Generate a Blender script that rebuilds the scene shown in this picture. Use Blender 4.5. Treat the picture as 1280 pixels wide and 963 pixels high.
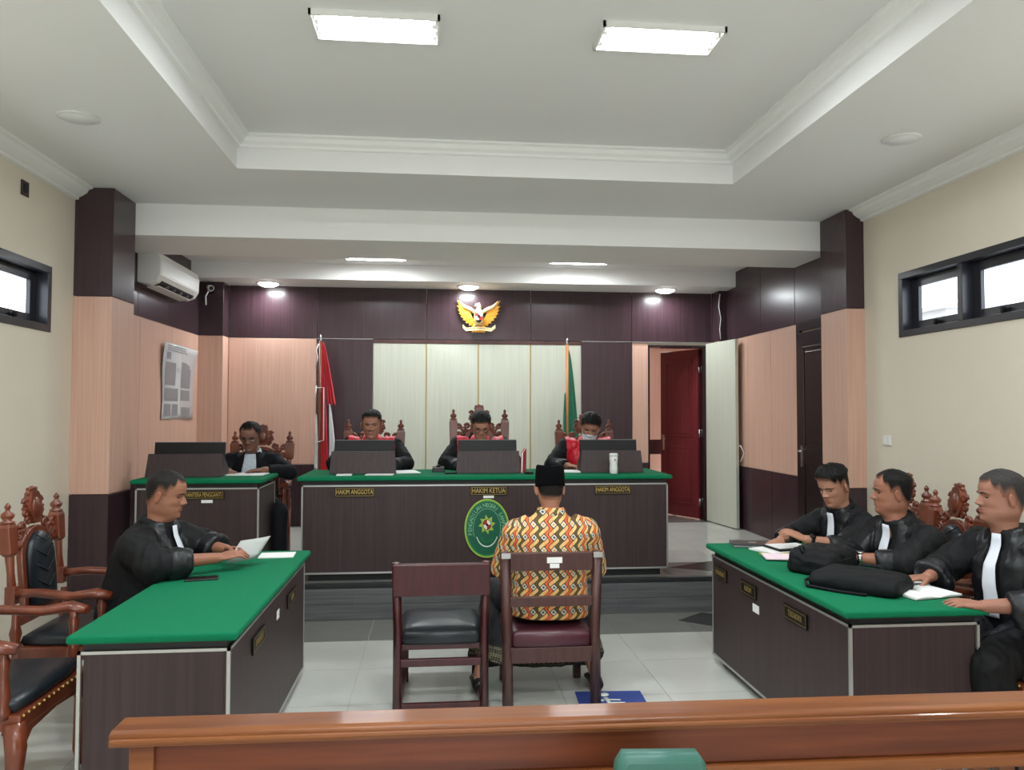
import bpy, bmesh, math, random
import numpy as np
from mathutils import Vector, Matrix, noise
from mathutils.bvhtree import BVHTree

for o in list(bpy.data.objects): bpy.data.objects.remove(o)
SC = bpy.context.scene
COL = SC.collection
random.seed(7)
# ------------------------------------------------------------------ camera
CAM_H = 1.62
def cam_axes(vx=545., vy=515., roll=-0.002, f=960., cx=640., cy=481.5):
    yaw = math.atan2(cx-vx, f); pitch = math.atan2(vy-cy, math.hypot(f, cx-vx))
    c1, s1, c2, s2 = math.cos(yaw), math.sin(yaw), math.cos(pitch), math.sin(pitch)
    fw = Vector((s1*c2, c1*c2, s2)); r = Vector((c1, -s1, 0)); u = r.cross(fw)
    return math.cos(roll)*r-math.sin(roll)*u, math.sin(roll)*r+math.cos(roll)*u, fw
_r, _u, _f = cam_axes()
cam_d = bpy.data.cameras.new('camera'); cam = bpy.data.objects.new('camera', cam_d); COL.objects.link(cam)
cam_d.sensor_width = 36; cam_d.lens = 960*36/1280; cam_d.clip_start = .05; cam_d.clip_end = 100
cam.matrix_world = Matrix(((_r.x, _u.x, -_f.x, 0), (_r.y, _u.y, -_f.y, 0), (_r.z, _u.z, -_f.z, CAM_H), (0, 0, 0, 1)))
SC.camera = cam
# ------------------------------------------------------------------ world, exposure
W = bpy.data.worlds.new('overcast_sky'); SC.world = W; W.use_nodes = True
bg = W.node_tree.nodes['Background']; bg.inputs[0].default_value = (.90, .96, 1, 1); bg.inputs[1].default_value = 5.5
vs = SC.view_settings
vs.view_transform = 'Standard'; vs.look = 'None'; vs.gamma = 1; vs.use_curve_mapping = False; vs.exposure = 0.0
TUBE_W, SPOT_W, BORDER_W = 37.0, 13.0, 17.0      # watts of the room's ceiling lamps

# ------------------------------------------------------------------ helpers
def lin(c):
    c = c/255.
    return c/12.92 if c <= .04045 else ((c+.055)/1.055)**2.4
def rgb(r, g, b): return (lin(r), lin(g), lin(b), 1)
MATS = {}
def mat(name, col, rough=.5, metal=0, spec=.5, emit=None, es=0, grain=None, gcol=None, bump=0, nscale=8, namt=0, coat=0, sheen=0, detail=3):
    """principled material; grain=(sx,sy,sz) stretches a noise into wood grain between col and gcol"""
    m = bpy.data.materials.new(name); m.use_nodes = True; MATS[name] = m
    nt = m.node_tree; N = nt.nodes; L = nt.links; b = N['Principled BSDF']
    b.inputs['Base Color'].default_value = col; b.inputs['Roughness'].default_value = rough
    b.inputs['Metallic'].default_value = metal; b.inputs['Specular IOR Level'].default_value = spec
    if coat: b.inputs['Coat Weight'].default_value = coat; b.inputs['Coat Roughness'].default_value = .12
    if sheen: b.inputs['Sheen Weight'].default_value = sheen
    if emit: b.inputs['Emission Color'].default_value = emit; b.inputs['Emission Strength'].default_value = es
    if grain or namt or bump:
        tc = N.new('ShaderNodeTexCoord'); mp = N.new('ShaderNodeMapping'); nz = N.new('ShaderNodeTexNoise')
        L.new(tc.outputs['Object'], mp.inputs['Vector']); L.new(mp.outputs[0], nz.inputs['Vector'])
        mp.inputs['Scale'].default_value = grain or (1, 1, 1)
        nz.inputs['Scale'].default_value = nscale if not grain else 1.0; nz.inputs['Detail'].default_value = detail
        nz.inputs['Roughness'].default_value = .6
        if grain or namt:
            rp = N.new('ShaderNodeValToRGB'); L.new(nz.outputs['Fac'], rp.inputs[0])
            g = gcol or tuple(x*(1-namt) for x in col[:3])+(1,)
            rp.color_ramp.elements[0].position = .34; rp.color_ramp.elements[1].position = .68
            rp.color_ramp.elements[0].color = g; rp.color_ramp.elements[1].color = col
            L.new(rp.outputs[0], b.inputs['Base Color'])
        if bump:
            bp = N.new('ShaderNodeBump'); bp.inputs['Strength'].default_value = bump; bp.inputs['Distance'].default_value = .01
            L.new(nz.outputs['Fac'], bp.inputs['Height']); L.new(bp.outputs[0], b.inputs['Normal'])
    return m

class MB:
    """collects shapes for one mesh object"""
    def __init__(s, M=None): s.v = []; s.f = []; s.sm = []; s.mi = []; s.M = M; s.cur = 0
    def add(s, vs, fs, smooth=False):
        n = len(s.v)
        s.v += [tuple(s.M @ Vector(p)) if s.M is not None else tuple(p) for p in vs]
        s.f += [tuple(i+n for i in f) for f in fs]; s.sm += [smooth]*len(fs); s.mi += [s.cur]*len(fs)
        return s
    def box(s, x0, x1, y0, y1, z0, z1):
        v = [(x, y, z) for z in (z0, z1) for y in (y0, y1) for x in (x0, x1)]
        return s.add(v, [(0, 2, 3, 1), (4, 5, 7, 6), (0, 1, 5, 4), (1, 3, 7, 5), (3, 2, 6, 7), (2, 0, 4, 6)])
    def cbox(s, c, d, R=None):
        v = [Vector((x*d[0]/2, y*d[1]/2, z*d[2]/2)) for z in (-1, 1) for y in (-1, 1) for x in (-1, 1)]
        if R is not None: v = [R @ p for p in v]
        return s.add([p+Vector(c) for p in v], [(0, 2, 3, 1), (4, 5, 7, 6), (0, 1, 5, 4), (1, 3, 7, 5), (3, 2, 6, 7), (2, 0, 4, 6)])
    def bar(s, a, b, w, h):
        """square bar from a to b, w across, h tall"""
        a, b = Vector(a), Vector(b); d = (b-a).normalized()
        u = Vector((0, 0, 1)) if abs(d.z) < .9 else Vector((0, 1, 0))
        x = d.cross(u).normalized(); u = x.cross(d)
        v = [p+x*i*w/2+u*j*h/2 for p in (a, b) for j in (-1, 1) for i in (-1, 1)]
        return s.add(v, [(0, 1, 3, 2), (4, 6, 7, 5), (0, 4, 5, 1), (1, 5, 7, 3), (3, 7, 6, 2), (2, 6, 4, 0)])
    def loft(s, rings, caps=True, smooth=True, wrap=True):
        n = len(rings[0]); v = [p for r in rings for p in r]; f = []
        for i in range(len(rings)-1):
            for j in range(n if wrap else n-1):
                k = (j+1) % n; f.append((i*n+j, i*n+k, (i+1)*n+k, (i+1)*n+j))
        s.add(v, f, smooth)
        if caps:
            b = len(s.v)-len(v)
            s.f.append(tuple(b+j for j in reversed(range(n)))); s.f.append(tuple(b+(len(rings)-1)*n+j for j in range(n)))
            s.sm += [False, False]; s.mi += [s.cur]*2
        return s
    def tube(s, pts, rad, n=10, caps=True, up=None, flat=None):
        """rad: number or list; flat: list of (ru, rv) for elliptic rings; up fixes the frame"""
        pts = [Vector(p) for p in pts]; m = len(pts)
        if not isinstance(rad, (list, tuple)): rad = [rad]*m
        rings = []; pu = Vector(up) if up is not None else None
        for i, p in enumerate(pts):
            d = (pts[min(i+1, m-1)]-pts[max(i-1, 0)]).normalized()
            u = pu if pu is not None else (Vector((0, 0, 1)) if abs(d.z) < .9 else Vector((1, 0, 0)))
            x = d.cross(u).normalized(); w = x.cross(d).normalized()
            if up is None: pu = w
            a, b = flat[i] if flat else (rad[i], rad[i])
            rings.append([p+x*a*math.cos(t)+w*b*math.sin(t) for t in [2*math.pi*k/n for k in range(n)]])
        return s.loft(rings, caps)
    def lathe(s, prof, c=(0, 0, 0), n=14, axis=(0, 0, 1)):
        c = Vector(c); A = Vector(axis).normalized(); q = Vector((0, 0, 1)).rotation_difference(A)
        rings = [[c+q @ Vector((max(r, 1e-4)*math.cos(t), max(r, 1e-4)*math.sin(t), z)) for t in [2*math.pi*k/n for k in range(n)]] for r, z in prof]
        return s.loft(rings)
    def sphere(s, c, r, n=12, m=8, R=None):
        if not isinstance(r, (tuple, list)): r = (r, r, r)
        c = Vector(c); rings = []
        for i in range(m+1):
            p = math.pi*(i/m)*.998+.001*math.pi
            ring = [Vector((r[0]*math.sin(p)*math.cos(t), r[1]*math.sin(p)*math.sin(t), -r[2]*math.cos(p))) for t in [2*math.pi*k/n for k in range(n)]]
            rings.append([c+(R @ q if R is not None else q) for q in ring])
        return s.loft(rings)
    def prism(s, poly, d0, d1, axis='y'):
        """polygon of (a,b) extruded; axis y: (x,z) drawn, extruded along y"""
        n = len(poly)
        P = {'y': lambda a, b, d: (a, d, b), 'z': lambda a, b, d: (a, b, d), 'x': lambda a, b, d: (d, a, b)}[axis]
        v = [P(a, b, d0) for a, b in poly]+[P(a, b, d1) for a, b in poly]
        f = [(i, (i+1) % n, n+(i+1) % n, n+i) for i in range(n)]+[tuple(reversed(range(n))), tuple(range(n, 2*n))]
        return s.add(v, f)
    def mesh(s, name, mats):
        me = bpy.data.meshes.new(name); me.from_pydata([tuple(p) for p in s.v], [], s.f)
        if not isinstance(mats, (list, tuple)): mats = [mats]
        for m in mats: me.materials.append(MATS[m] if isinstance(m, str) else m)
        me.polygons.foreach_set('use_smooth', s.sm); me.polygons.foreach_set('material_index', s.mi)
        bm = bmesh.new(); bm.from_mesh(me); bmesh.ops.recalc_face_normals(bm, faces=bm.faces); bm.to_mesh(me); bm.free()
        me.update(); return me
    def build(s, name, mats, parent=None, bevel=0, loc=None, rotz=0, seg=2):
        o = bpy.data.objects.new(name, s.mesh(name, mats)); COL.objects.link(o)
        if parent: o.parent = parent
        if loc is not None: o.location = loc
        o.rotation_euler.z = rotz
        if bevel:
            b = o.modifiers.new('bevel', 'BEVEL'); b.width = bevel; b.segments = seg; b.limit_method = 'ANGLE'; b.angle_limit = .6
        return o
def tag(o, label, cat=None, group=None, kind=None):
    o['label'] = label
    if cat: o['category'] = cat
    if group: o['group'] = group
    if kind: o['kind'] = kind
    return o
def thing(name, label, cat, loc=(0, 0, 0), rotz=0, group=None, kind=None):
    o = bpy.data.objects.new(name, None); COL.objects.link(o); o.empty_display_size = .1
    o.location = loc; o.rotation_euler.z = rotz
    return tag(o, label, cat, group, kind)
def struct(name, mb, m, label, bevel=0):
    o = mb.build(name, m, bevel=bevel); o['kind'] = 'structure'; o['label'] = label; return o
def dup(root, loc, rotz, label, group=None, scale=None):
    def cp(o, par):
        c = o.copy(); COL.objects.link(c); c.parent = par
        for ch in o.children: cp(ch, c)
        return c
    r = cp(root, None); r.location = loc; r.rotation_euler.z = rotz; r['label'] = label
    if group: r['group'] = group
    if scale: r.scale = scale
    return r
def text_mesh(txt, size, depth=.002, bold=0.0):
    cu = bpy.data.curves.new('lettering', 'FONT'); cu.body = txt; cu.size = size; cu.extrude = depth; cu.offset = bold
    cu.align_x = 'CENTER'; cu.align_y = 'CENTER'; cu.resolution_u = 3
    o = bpy.data.objects.new('lettering', cu); COL.objects.link(o)
    dg = bpy.context.evaluated_depsgraph_get(); me = bpy.data.meshes.new_from_object(o.evaluated_get(dg))
    bpy.data.objects.remove(o); bpy.data.curves.remove(cu)
    return me
def text_into(mb, txt, size, M, depth=.002, bold=0.0, sx=1.0):
    me = text_mesh(txt, size, depth, bold)
    mb.add([M @ Vector((v.co.x*sx, v.co.y, v.co.z)) for v in me.vertices], [tuple(p.vertices) for p in me.polygons])
    bpy.data.meshes.remove(me)
def smoothstep(x):
    x = np.clip(x, 0, 1); return x*x*(3-2*x)
def rot(yaw, pitch=0, roll=0):
    return Matrix.Rotation(math.radians(yaw), 3, 'Z') @ Matrix.Rotation(math.radians(pitch), 3, 'X') @ Matrix.Rotation(math.radians(roll), 3, 'Y')

# ------------------------------------------------------------------ materials
mat('paint_cream', rgb(222, 213, 195), .6, namt=.03, nscale=3)
mat('ceiling_white', rgb(232, 232, 230), .7)
mat('ceiling_trim', rgb(240, 240, 237), .6)
mat('peach_laminate', rgb(212, 173, 154), .45, grain=(70, 70, 1.2), gcol=rgb(200, 158, 139))
mat('cream_laminate', rgb(204, 207, 191), .42, grain=(60, 60, 1.0), gcol=rgb(193, 196, 181))
mat('dark_laminate', rgb(66, 45, 51), .27, grain=(50, 50, 1.0), gcol=rgb(53, 37, 43))
mat('desk_laminate', rgb(68, 53, 54), .45, spec=.3, grain=(55, 55, 1.1), gcol=rgb(56, 45, 46))
mat('aluminium', rgb(190, 190, 188), .35, metal=.7)
mat('black_trim', rgb(26, 27, 30), .5)
mat('felt_green', rgb(8, 113, 75), .9, spec=.2, namt=.08, nscale=160, bump=.05)
mat('tile_light', rgb(205, 206, 199), .14, namt=.05, nscale=2.5)
mat('tile_grey', rgb(126, 127, 121), .16, namt=.08, nscale=4)
mat('tile_dark', rgb(58, 58, 58), .2, namt=.1, nscale=6)
mat('grout', rgb(176, 176, 170), .8)
mat('riser_wood', rgb(104, 104, 104), .4, grain=(1.5, 30, 40), gcol=rgb(76, 77, 80))
mat('window_black', rgb(34, 34, 42), .3)
mat('door_maroon', rgb(122, 44, 50), .3, grain=(40, 40, 2), gcol=rgb(104, 36, 42))
mat('door_dark', rgb(44, 28, 30), .25, grain=(40, 40, 2), gcol=rgb(32, 20, 23))
mat('metal', rgb(200, 200, 200), .25, metal=1)
mat('white_plastic', rgb(226, 226, 222), .4)
mat('grey_plastic', rgb(120, 120, 122), .5)
mat('black_plastic', rgb(13, 13, 15), .45, spec=.3)
mat('black_matte', rgb(14, 14, 16), .7)
mat('bag_cloth', rgb(9, 12, 16), .65, spec=.25, bump=.25, nscale=400)
mat('carved_wood', rgb(126, 62, 38), .32, grain=(14, 14, 4), gcol=rgb(96, 44, 28), coat=.3)
mat('rail_wood', rgb(132, 78, 38), .4, spec=.3, grain=(1.2, 20, 20), gcol=rgb(102, 54, 25), coat=.15)
mat('rail_panel', rgb(116, 58, 32), .4, grain=(1.2, 20, 20), gcol=rgb(86, 40, 22), coat=.1, spec=.3)
mat('mahogany', rgb(76, 24, 28), .3, grain=(30, 30, 3), gcol=rgb(58, 18, 22), coat=.2)
mat('walnut_paint', rgb(82, 50, 46), .35, grain=(30, 30, 3), gcol=rgb(66, 38, 36))
mat('leather_black', rgb(30, 36, 42), .33, bump=.1, nscale=90)
mat('leather_maroon', rgb(74, 34, 46), .35)
mat('vinyl_green', rgb(50, 98, 86), .4)
mat('paper', rgb(238, 238, 236), .7)
mat('paper_grey', rgb(178, 180, 178), .7)
mat('paper_pink', rgb(240, 216, 226), .7)
mat('card_lime', rgb(160, 170, 50), .6)
mat('red_cover', rgb(190, 60, 66), .5)
mat('plate_black', rgb(16, 14, 13), .4, spec=.3)
mat('brass', rgb(200, 170, 90), .4, metal=.3)
mat('brass_dimmed', rgb(140, 118, 66), .45, metal=.2)  # brass darkened in colour to counter glare on the side-table plates
mat('gold', rgb(235, 165, 60), .3, metal=.55)
mat('gold_pale', rgb(250, 225, 170), .3, metal=.3)
mat('flag_red', rgb(200, 24, 44), .7, sheen=.2)
mat('flag_white', rgb(238, 238, 240), .7)
mat('flag_green', rgb(26, 110, 82), .65, sheen=.2)
mat('pole_wood', rgb(120, 62, 34), .4)
mat('pole_wood_light', rgb(186, 116, 58), .4)
mat('rope_white', rgb(232, 232, 230), .7)
mat('seal_green', rgb(12, 92, 68), .45); mat('seal_lime', rgb(160, 190, 70), .45); mat('seal_mid', rgb(44, 130, 70), .45)
mat('seal_white', rgb(225, 230, 220), .5); mat('seal_red', rgb(170, 30, 40), .5); mat('seal_pale', rgb(120, 180, 140), .5)
mat('mat_blue', rgb(44, 66, 138), .8)
mat('lamp_tube', rgb(255, 255, 255), .5, emit=(1, 1, 1, 1), es=22)
mat('lamp_disc', rgb(255, 255, 255), .5, emit=(1, .99, .97, 1), es=14)
mat('reflector', rgb(235, 238, 240), .15, metal=.6)
mat('robe_black', rgb(12, 13, 16), .7, spec=.3)
mat('satin_black', rgb(18, 20, 25), .42, spec=.45)
mat('satin_red', rgb(206, 20, 44), .42, sheen=.1)
mat('bib_white', rgb(226, 230, 240), .75)
mat('suit_black', rgb(11, 13, 18), .8, spec=.25)
mat('shirt_stripe', rgb(206, 214, 222), .8, grain=(130, 130, 1), gcol=rgb(168, 180, 192))
mat('trouser_navy', rgb(20, 20, 28), .8)
mat('velvet_black', rgb(6, 6, 8), .95, spec=.1)
mat('shoe_black', rgb(26, 24, 24), .4)
mat('hair_black', rgb(20, 18, 18), .5, spec=.3)
mat('brow_black', rgb(34, 26, 24), .7)
mat('eye_white', rgb(206, 200, 194), .3); mat('eye_dark', rgb(24, 16, 14), .2)
mat('mask_white', rgb(226, 230, 236), .85)
mat('glass_frame', rgb(48, 40, 40), .3)
mat('house_grey', rgb(150, 150, 150), .8)
mat('poster_paper', rgb(206, 206, 208), .35)
mat('poster_ink', rgb(138, 138, 142), .4)
def clear_glass(name, tint=(.95, .97, 1, 1), gl=.08):
    m = bpy.data.materials.new(name); m.use_nodes = True; MATS[name] = m; nt = m.node_tree; N = nt.nodes; L = nt.links
    N.remove(N['Principled BSDF']); t = N.new('ShaderNodeBsdfTransparent'); g = N.new('ShaderNodeBsdfGlossy'); mx = N.new('ShaderNodeMixShader')
    t.inputs[0].default_value = tint; g.inputs['Roughness'].default_value = .03; mx.inputs[0].default_value = gl
    L.new(t.outputs[0], mx.inputs[1]); L.new(g.outputs[0], mx.inputs[2]); L.new(mx.outputs[0], N['Material Output'].inputs[0])
clear_glass('window_glass'); clear_glass('spectacle_glass', (.93, .95, .95, 1), .12)
def attr_mat(name, rough, spec=.4, sss=0, bump=0, bs=200):
    """colour comes from the mesh's own colour attribute 'tint' (skin, lips, hairline)"""
    m = bpy.data.materials.new(name); m.use_nodes = True; MATS[name] = m; nt = m.node_tree; N = nt.nodes; L = nt.links; b = N['Principled BSDF']
    a = N.new('ShaderNodeVertexColor'); a.layer_name = 'tint'; L.new(a.outputs[0], b.inputs['Base Color'])
    b.inputs['Roughness'].default_value = rough; b.inputs['Specular IOR Level'].default_value = spec
    if sss:
        b.inputs['Subsurface Weight'].default_value = sss; b.inputs['Subsurface Radius'].default_value = (.012, .005, .003)
    if bump:
        tc = N.new('ShaderNodeTexCoord'); nz = N.new('ShaderNodeTexNoise'); bp = N.new('ShaderNodeBump')
        mp = N.new('ShaderNodeMapping'); mp.inputs['Scale'].default_value = (1, 1, .35)
        L.new(tc.outputs['Object'], mp.inputs[0]); L.new(mp.outputs[0], nz.inputs['Vector'])
        nz.inputs['Scale'].default_value = bs; bp.inputs['Strength'].default_value = bump; bp.inputs['Distance'].default_value = .004
        L.new(nz.outputs[0], bp.inputs['Height']); L.new(bp.outputs[0], b.inputs['Normal'])
attr_mat('skin', .48, .4, .0); attr_mat('hair', .55, .2, bump=.8, bs=260)
def batik():
    m = bpy.data.materials.new('batik'); m.use_nodes = True; MATS['batik'] = m; nt = m.node_tree; N = nt.nodes; L = nt.links; b = N['Principled BSDF']
    b.inputs['Roughness'].default_value = .75
    uv = N.new('ShaderNodeUVMap'); uv.uv_map = 'cloth'; sp = N.new('ShaderNodeSeparateXYZ'); L.new(uv.outputs[0], sp.inputs[0])
    def M(op, a, b2=None):
        n = N.new('ShaderNodeMath'); n.operation = op
        for i, x in enumerate((a, b2)):
            if x is None: continue
            if isinstance(x, (int, float)): n.inputs[i].default_value = x
            else: L.new(x, n.inputs[i])
        return n.outputs[0]
    U, V = sp.outputs[0], sp.outputs[1]
    fu, fv = M('SUBTRACT', M('FRACT', U), .5), M('SUBTRACT', M('FRACT', V), .5)
    par = M('FRACT', M('MULTIPLY', M('FLOOR', U), .5))                       # 0 or .5: alternate columns
    sc = M('ABSOLUTE', M('SUBTRACT', fu, M('MULTIPLY', M('SINE', M('MULTIPLY', fv, 6.2832)), .24)))
    stroke = M('LESS_THAN', sc, .15); rim = M('LESS_THAN', M('ABSOLUTE', M('SUBTRACT', sc, .19)), .05)
    du, dv = M('SUBTRACT', .5, M('ABSOLUTE', fu)), M('SUBTRACT', .5, M('ABSOLUTE', fv))
    s = M('ADD', M('DIVIDE', du, .36), M('DIVIDE', dv, .30))
    dia = M('LESS_THAN', s, 1.0); dot = M('LESS_THAN', s, .42); drim = M('LESS_THAN', M('ABSOLUTE', M('SUBTRACT', s, 1.0)), .16)
    def mix(a, c, f):
        n = N.new('ShaderNodeMix'); n.data_type = 'RGBA'; L.new(f, n.inputs[0])
        for i, x in ((6, a), (7, c)):
            if isinstance(x, tuple): n.inputs[i].default_value = x
            else: L.new(x, n.inputs[i])
        return n.outputs[2]
    odd = M('GREATER_THAN', par, .25); row = M('FRACT', M('MULTIPLY', M('FLOOR', M('ADD', V, .5)), .5))
    bgc = mix(rgb(222, 190, 120), rgb(232, 168, 104), odd)
    stc = mix(rgb(96, 76, 36), rgb(222, 96, 48), odd)
    out = mix(bgc, stc, stroke); out = mix(out, rgb(58, 40, 26), rim)
    out = mix(out, rgb(206, 206, 190), dia); out = mix(out, mix(rgb(70, 74, 96), rgb(200, 150, 70), M('GREATER_THAN', row, .25)), dot); out = mix(out, rgb(46, 34, 26), drim)
    L.new(out, b.inputs['Base Color'])
batik()
def sarong():
    m = bpy.data.materials.new('sarong'); m.use_nodes = True; MATS['sarong'] = m; nt = m.node_tree; N = nt.nodes; L = nt.links; b = N['Principled BSDF']
    b.inputs['Roughness'].default_value = .8
    tc = N.new('ShaderNodeTexCoord'); ck = N.new('ShaderNodeTexChecker'); ck.inputs['Scale'].default_value = 75
    ck.inputs['Color1'].default_value = rgb(30, 30, 28); ck.inputs['Color2'].default_value = rgb(120, 112, 84)
    sp = N.new('ShaderNodeSeparateXYZ'); L.new(tc.outputs['Object'], ck.inputs[0]); L.new(tc.outputs['Object'], sp.inputs[0])
    a = N.new('ShaderNodeMath'); a.operation = 'COMPARE'; a.inputs[1].default_value = .215; a.inputs[2].default_value = .03; L.new(sp.outputs[2], a.inputs[0])
    mx = N.new('ShaderNodeMix'); mx.data_type = 'RGBA'; mx.inputs[6].default_value = rgb(20, 21, 26); L.new(a.outputs[0], mx.inputs[0]); L.new(ck.outputs[0], mx.inputs[7])
    L.new(mx.outputs[2], b.inputs['Base Color'])
sarong()
# ------------------------------------------------------------------ the room
XL, XR, YB, YR = -2.7, 3.52, 9.24, -3.4      # left wall, right wall, back wall, rear wall
DZ, DY = .28, 6.12                            # dais height and front edge
ZU, ZW = 2.48, 1.0                            # panel bands: dark above ZU, dark below ZW
CB, CT, CA, CS, CM = 3.30, 3.52, 3.27, 3.09, 3.04   # ceilings: border, tray, judges' bay, rear soffit, beam
TX0, TX1, TY1, TY0 = -1.38, 2.17, 5.42, -2.6
# floor slab and tiles
flo = struct('floor', MB().box(XL-.3, XR+.3, YR-.2, DY+.1, -.15, -.004), 'grout', 'pale polished tile floor of the courtroom')
tile_me = {}
def tile_mesh(m, sx, sy):
    k = (m, round(sx, 3), round(sy, 3))
    if k not in tile_me: tile_me[k] = MB().box(-sx/2, sx/2, -sy/2, sy/2, -.012, 0).mesh('tile', m)
    return tile_me[k]
def tiles(parent, x0, x1, y0, y1, z, jx, jy, pick, p=.6, g=.004):
    i0 = math.floor((x0-jx)/p); j0 = math.floor((y0-jy)/p)
    for i in range(i0, math.ceil((x1-jx)/p)):
        for j in range(j0, math.ceil((y1-jy)/p)):
            a, b = max(x0, jx+i*p), min(x1, jx+i*p+p); c, d = max(y0, jy+j*p), min(y1, jy+j*p+p)
            if b-a < .03 or d-c < .03: continue
            o = bpy.data.objects.new('tile', tile_mesh(pick((a+b)/2, (c+d)/2), b-a-g, d-c-g)); COL.objects.link(o)
            o.parent = parent; o.location = ((a+b)/2, (c+d)/2, z)
tiles(flo, XL, XR, 1.96, DY, 0, -.47, 4.96, lambda x, y: 'tile_grey' if y > 5.56 else 'tile_light')
rb = struct('floor', MB().box(XL, XR, YR, 1.958, -.012, 0), 'tile_light', 'pale tile floor behind the public rail')
MB().prism([(-.27, 0), (0, -.22), (.27, 0), (0, .22)], 0, .002, 'z').build('tile', 'tile_dark', flo, loc=(2.15, 5.87, 0))
# dais
dais = struct('dais', MB().box(XL, XR, DY, YB+2.4, -.1, DZ-.01), 'tile_grey', 'raised platform under the judges bench')
tiles(dais, XL, XR, DY+.03, YB+2.3, DZ, -.47, DY, lambda x, y: 'tile_grey' if y < 6.7 or 9.1 < y < 9.5 else 'tile_light')
MB().prism([(-.45, 0), (0, -.24), (.45, 0), (0, .24)], 0, .002, 'z').build('tile', 'tile_dark', dais, loc=(2.45, 6.5, DZ))
MB().box(XL, XR, DY-.012, DY+.03, DZ-.035, DZ+.001).build('nosing', 'black_trim', dais, bevel=.004)
for k in range(6):
    a = XL+k*1.04
    for q in range(2):
        MB().box(a+.002, min(XR, a+1.038), DY-.008, DY, .003+q*.122, .119+q*.124).build('plank', 'riser_wood', dais)
# walls -------------------------------------------------------------
def wall_with_hole(x0, x1, ya, yb, z1, hole):
    m = MB(); g0, g1 = hole[2:]; m.box(x0, x1, ya, yb, 0, g0).box(x0, x1, ya, yb, g1, z1); y = ya
    for h0, h1 in sorted(ADDEDW+[hole[:2]]): m.box(x0, x1, y, h0, g0, g1); y = h1
    m.box(x0, x1, y, yb, g0, g1); return m
WR = (4.15, 5.52, 2.19, 2.68); WL = (4.29, 5.66, 2.17, 2.63)
ADDEDW = [(1.2, 2.57), (-1.6, -.23)]        # unseen windows added in both side walls to let in more daylight
wl = struct('wall_left', wall_with_hole(XL-.16, XL, YR, YB+.2, 3.7, WL), 'paint_cream', 'cream painted left wall')
wr = struct('wall_right', wall_with_hole(XR, XR+.16, YR, YB+.2, 3.7, WR), 'paint_cream', 'cream painted right wall')
struct('wall_rear', MB().box(XL-.16, -.9, YR-.16, YR, 0, 3.7).box(1.7, XR+.16, YR-.16, YR, 0, 3.7).box(-.9, 1.7, YR-.16, YR, 2.35, 3.7), 'paint_cream', 'cream wall behind the viewer with a wide open entrance added for daylight')  # entrance opening added so daylight enters from behind the viewer
D0, D1, DT = 2.60, 3.31, 2.43     # doorway in the back wall
wb = struct('wall_back', MB().box(XL, D0, YB, YB+.16, 0, 3.5).box(D1, XR, YB, YB+.16, 0, 3.5).box(D0, D1, YB, YB+.16, DT, 3.5), 'paint_cream', 'panelled wall behind the judges')
def panel(parent, m, x0, x1, y0, y1, z0, z1, bev=.003): return MB().box(x0, x1, y0, y1, z0, z1).build('panel', m, parent, bevel=bev, seg=1)
yb = YB-.025
seams = [-2.41, -1.40, -.115, 1.14, 2.39, 3.40]
for a, b in zip(seams, seams[1:]): panel(wb, 'dark_laminate', a+.003, b-.003, yb, YB, ZU, CS)
for a, b, m in [(-2.41, -1.40, 'peach_laminate'), (2.39, D0, 'peach_laminate')]:
    panel(wb, m, a+.003, b-.003, yb, YB, ZW, ZU-.006)
    panel(wb, 'dark_laminate', a+.003, b-.003, yb, YB, DZ, ZW-.004)
for a, b in [(-1.40, -.745), (1.76, 2.39)]: panel(wb, 'dark_laminate', a+.003, b-.003, yb-.012, YB, DZ, ZU-.006)
for a, b in zip([-.745, -.118, .505, 1.137], [-.118, .505, 1.137, 1.76]): panel(wb, 'cream_laminate', a+.006, b-.006, yb, YB, DZ, ZU-.05)
for x in (-.118, .505, 1.137): MB().box(x-.004, x+.004, yb-.002, YB, DZ, ZU-.05).build('seam_strip', 'brass', wb)
MB().box(-.745, 1.76, yb-.004, YB, ZU-.05, ZU-.006).build('valance_strip', 'walnut_paint', wb)
for a, b in [(-1.40, -.745), (1.76, 2.39), (2.39, 3.40)]: MB().box(a, b, yb-.016, YB-.001, ZU-.006, ZU).build('seam_strip', 'aluminium', wb)
panel(wb, 'peach_laminate', D1+.02, 3.40, yb, YB, DZ, ZU-.006)
# pilasters in the rear corners
def clad(parent, x0, x1, y0, y1, ztop):
    for m, a, b in (('dark_laminate', DZ if y0 > 6.1 else 0, ZW-.004), ('peach_laminate', ZW, ZU-.004), ('dark_laminate', ZU, ztop)):
        panel(parent, m, x0, x1, y0, y1, a, b)
clad(wb, XL, -2.41, 8.98, YB-.03, CS); clad(wb, 3.40, XR, 8.98, YB-.03, CS)
# panelled rear part of the side walls
for s, w in ((-1, wl), (1, wr)):
    def P(m, y0, y1, z0, z1): panel(w, m, *((XL, XL+.02) if s < 0 else (XR-.02, XR)), y0+.003, y1-.003, z0, z1)
    ys = [6.42, 7.26, 8.1, 8.98] if s < 0 else [7.1, 7.75, 8.35, 8.98]
    for a, b in zip(ys, ys[1:]): P('peach_laminate', a, b, ZW, ZU-.004); P('dark_laminate', a, b, DZ, ZW-.004)
    for a, b in zip([6.42, 7.2, 8.0, 8.98], [7.2, 8.0, 8.98]): P('dark_laminate', a, b, ZU, CA)
# big clad pillars
PLX, PRX = -2.42, 3.36
for nm, x0, x1, w in (('wall_left', XL, PLX, wl), ('wall_right', PRX, XR, wr)):
    pl = struct('pillar', MB().box(x0+.01, x1-.01, 6.03, 6.39, 0, CB), 'dark_laminate', 'square clad pillar on the '+('left' if x0 < 0 else 'right')+' wall')
    clad(pl, x0, x1, 6.0, 6.42, CB-.002)
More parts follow.
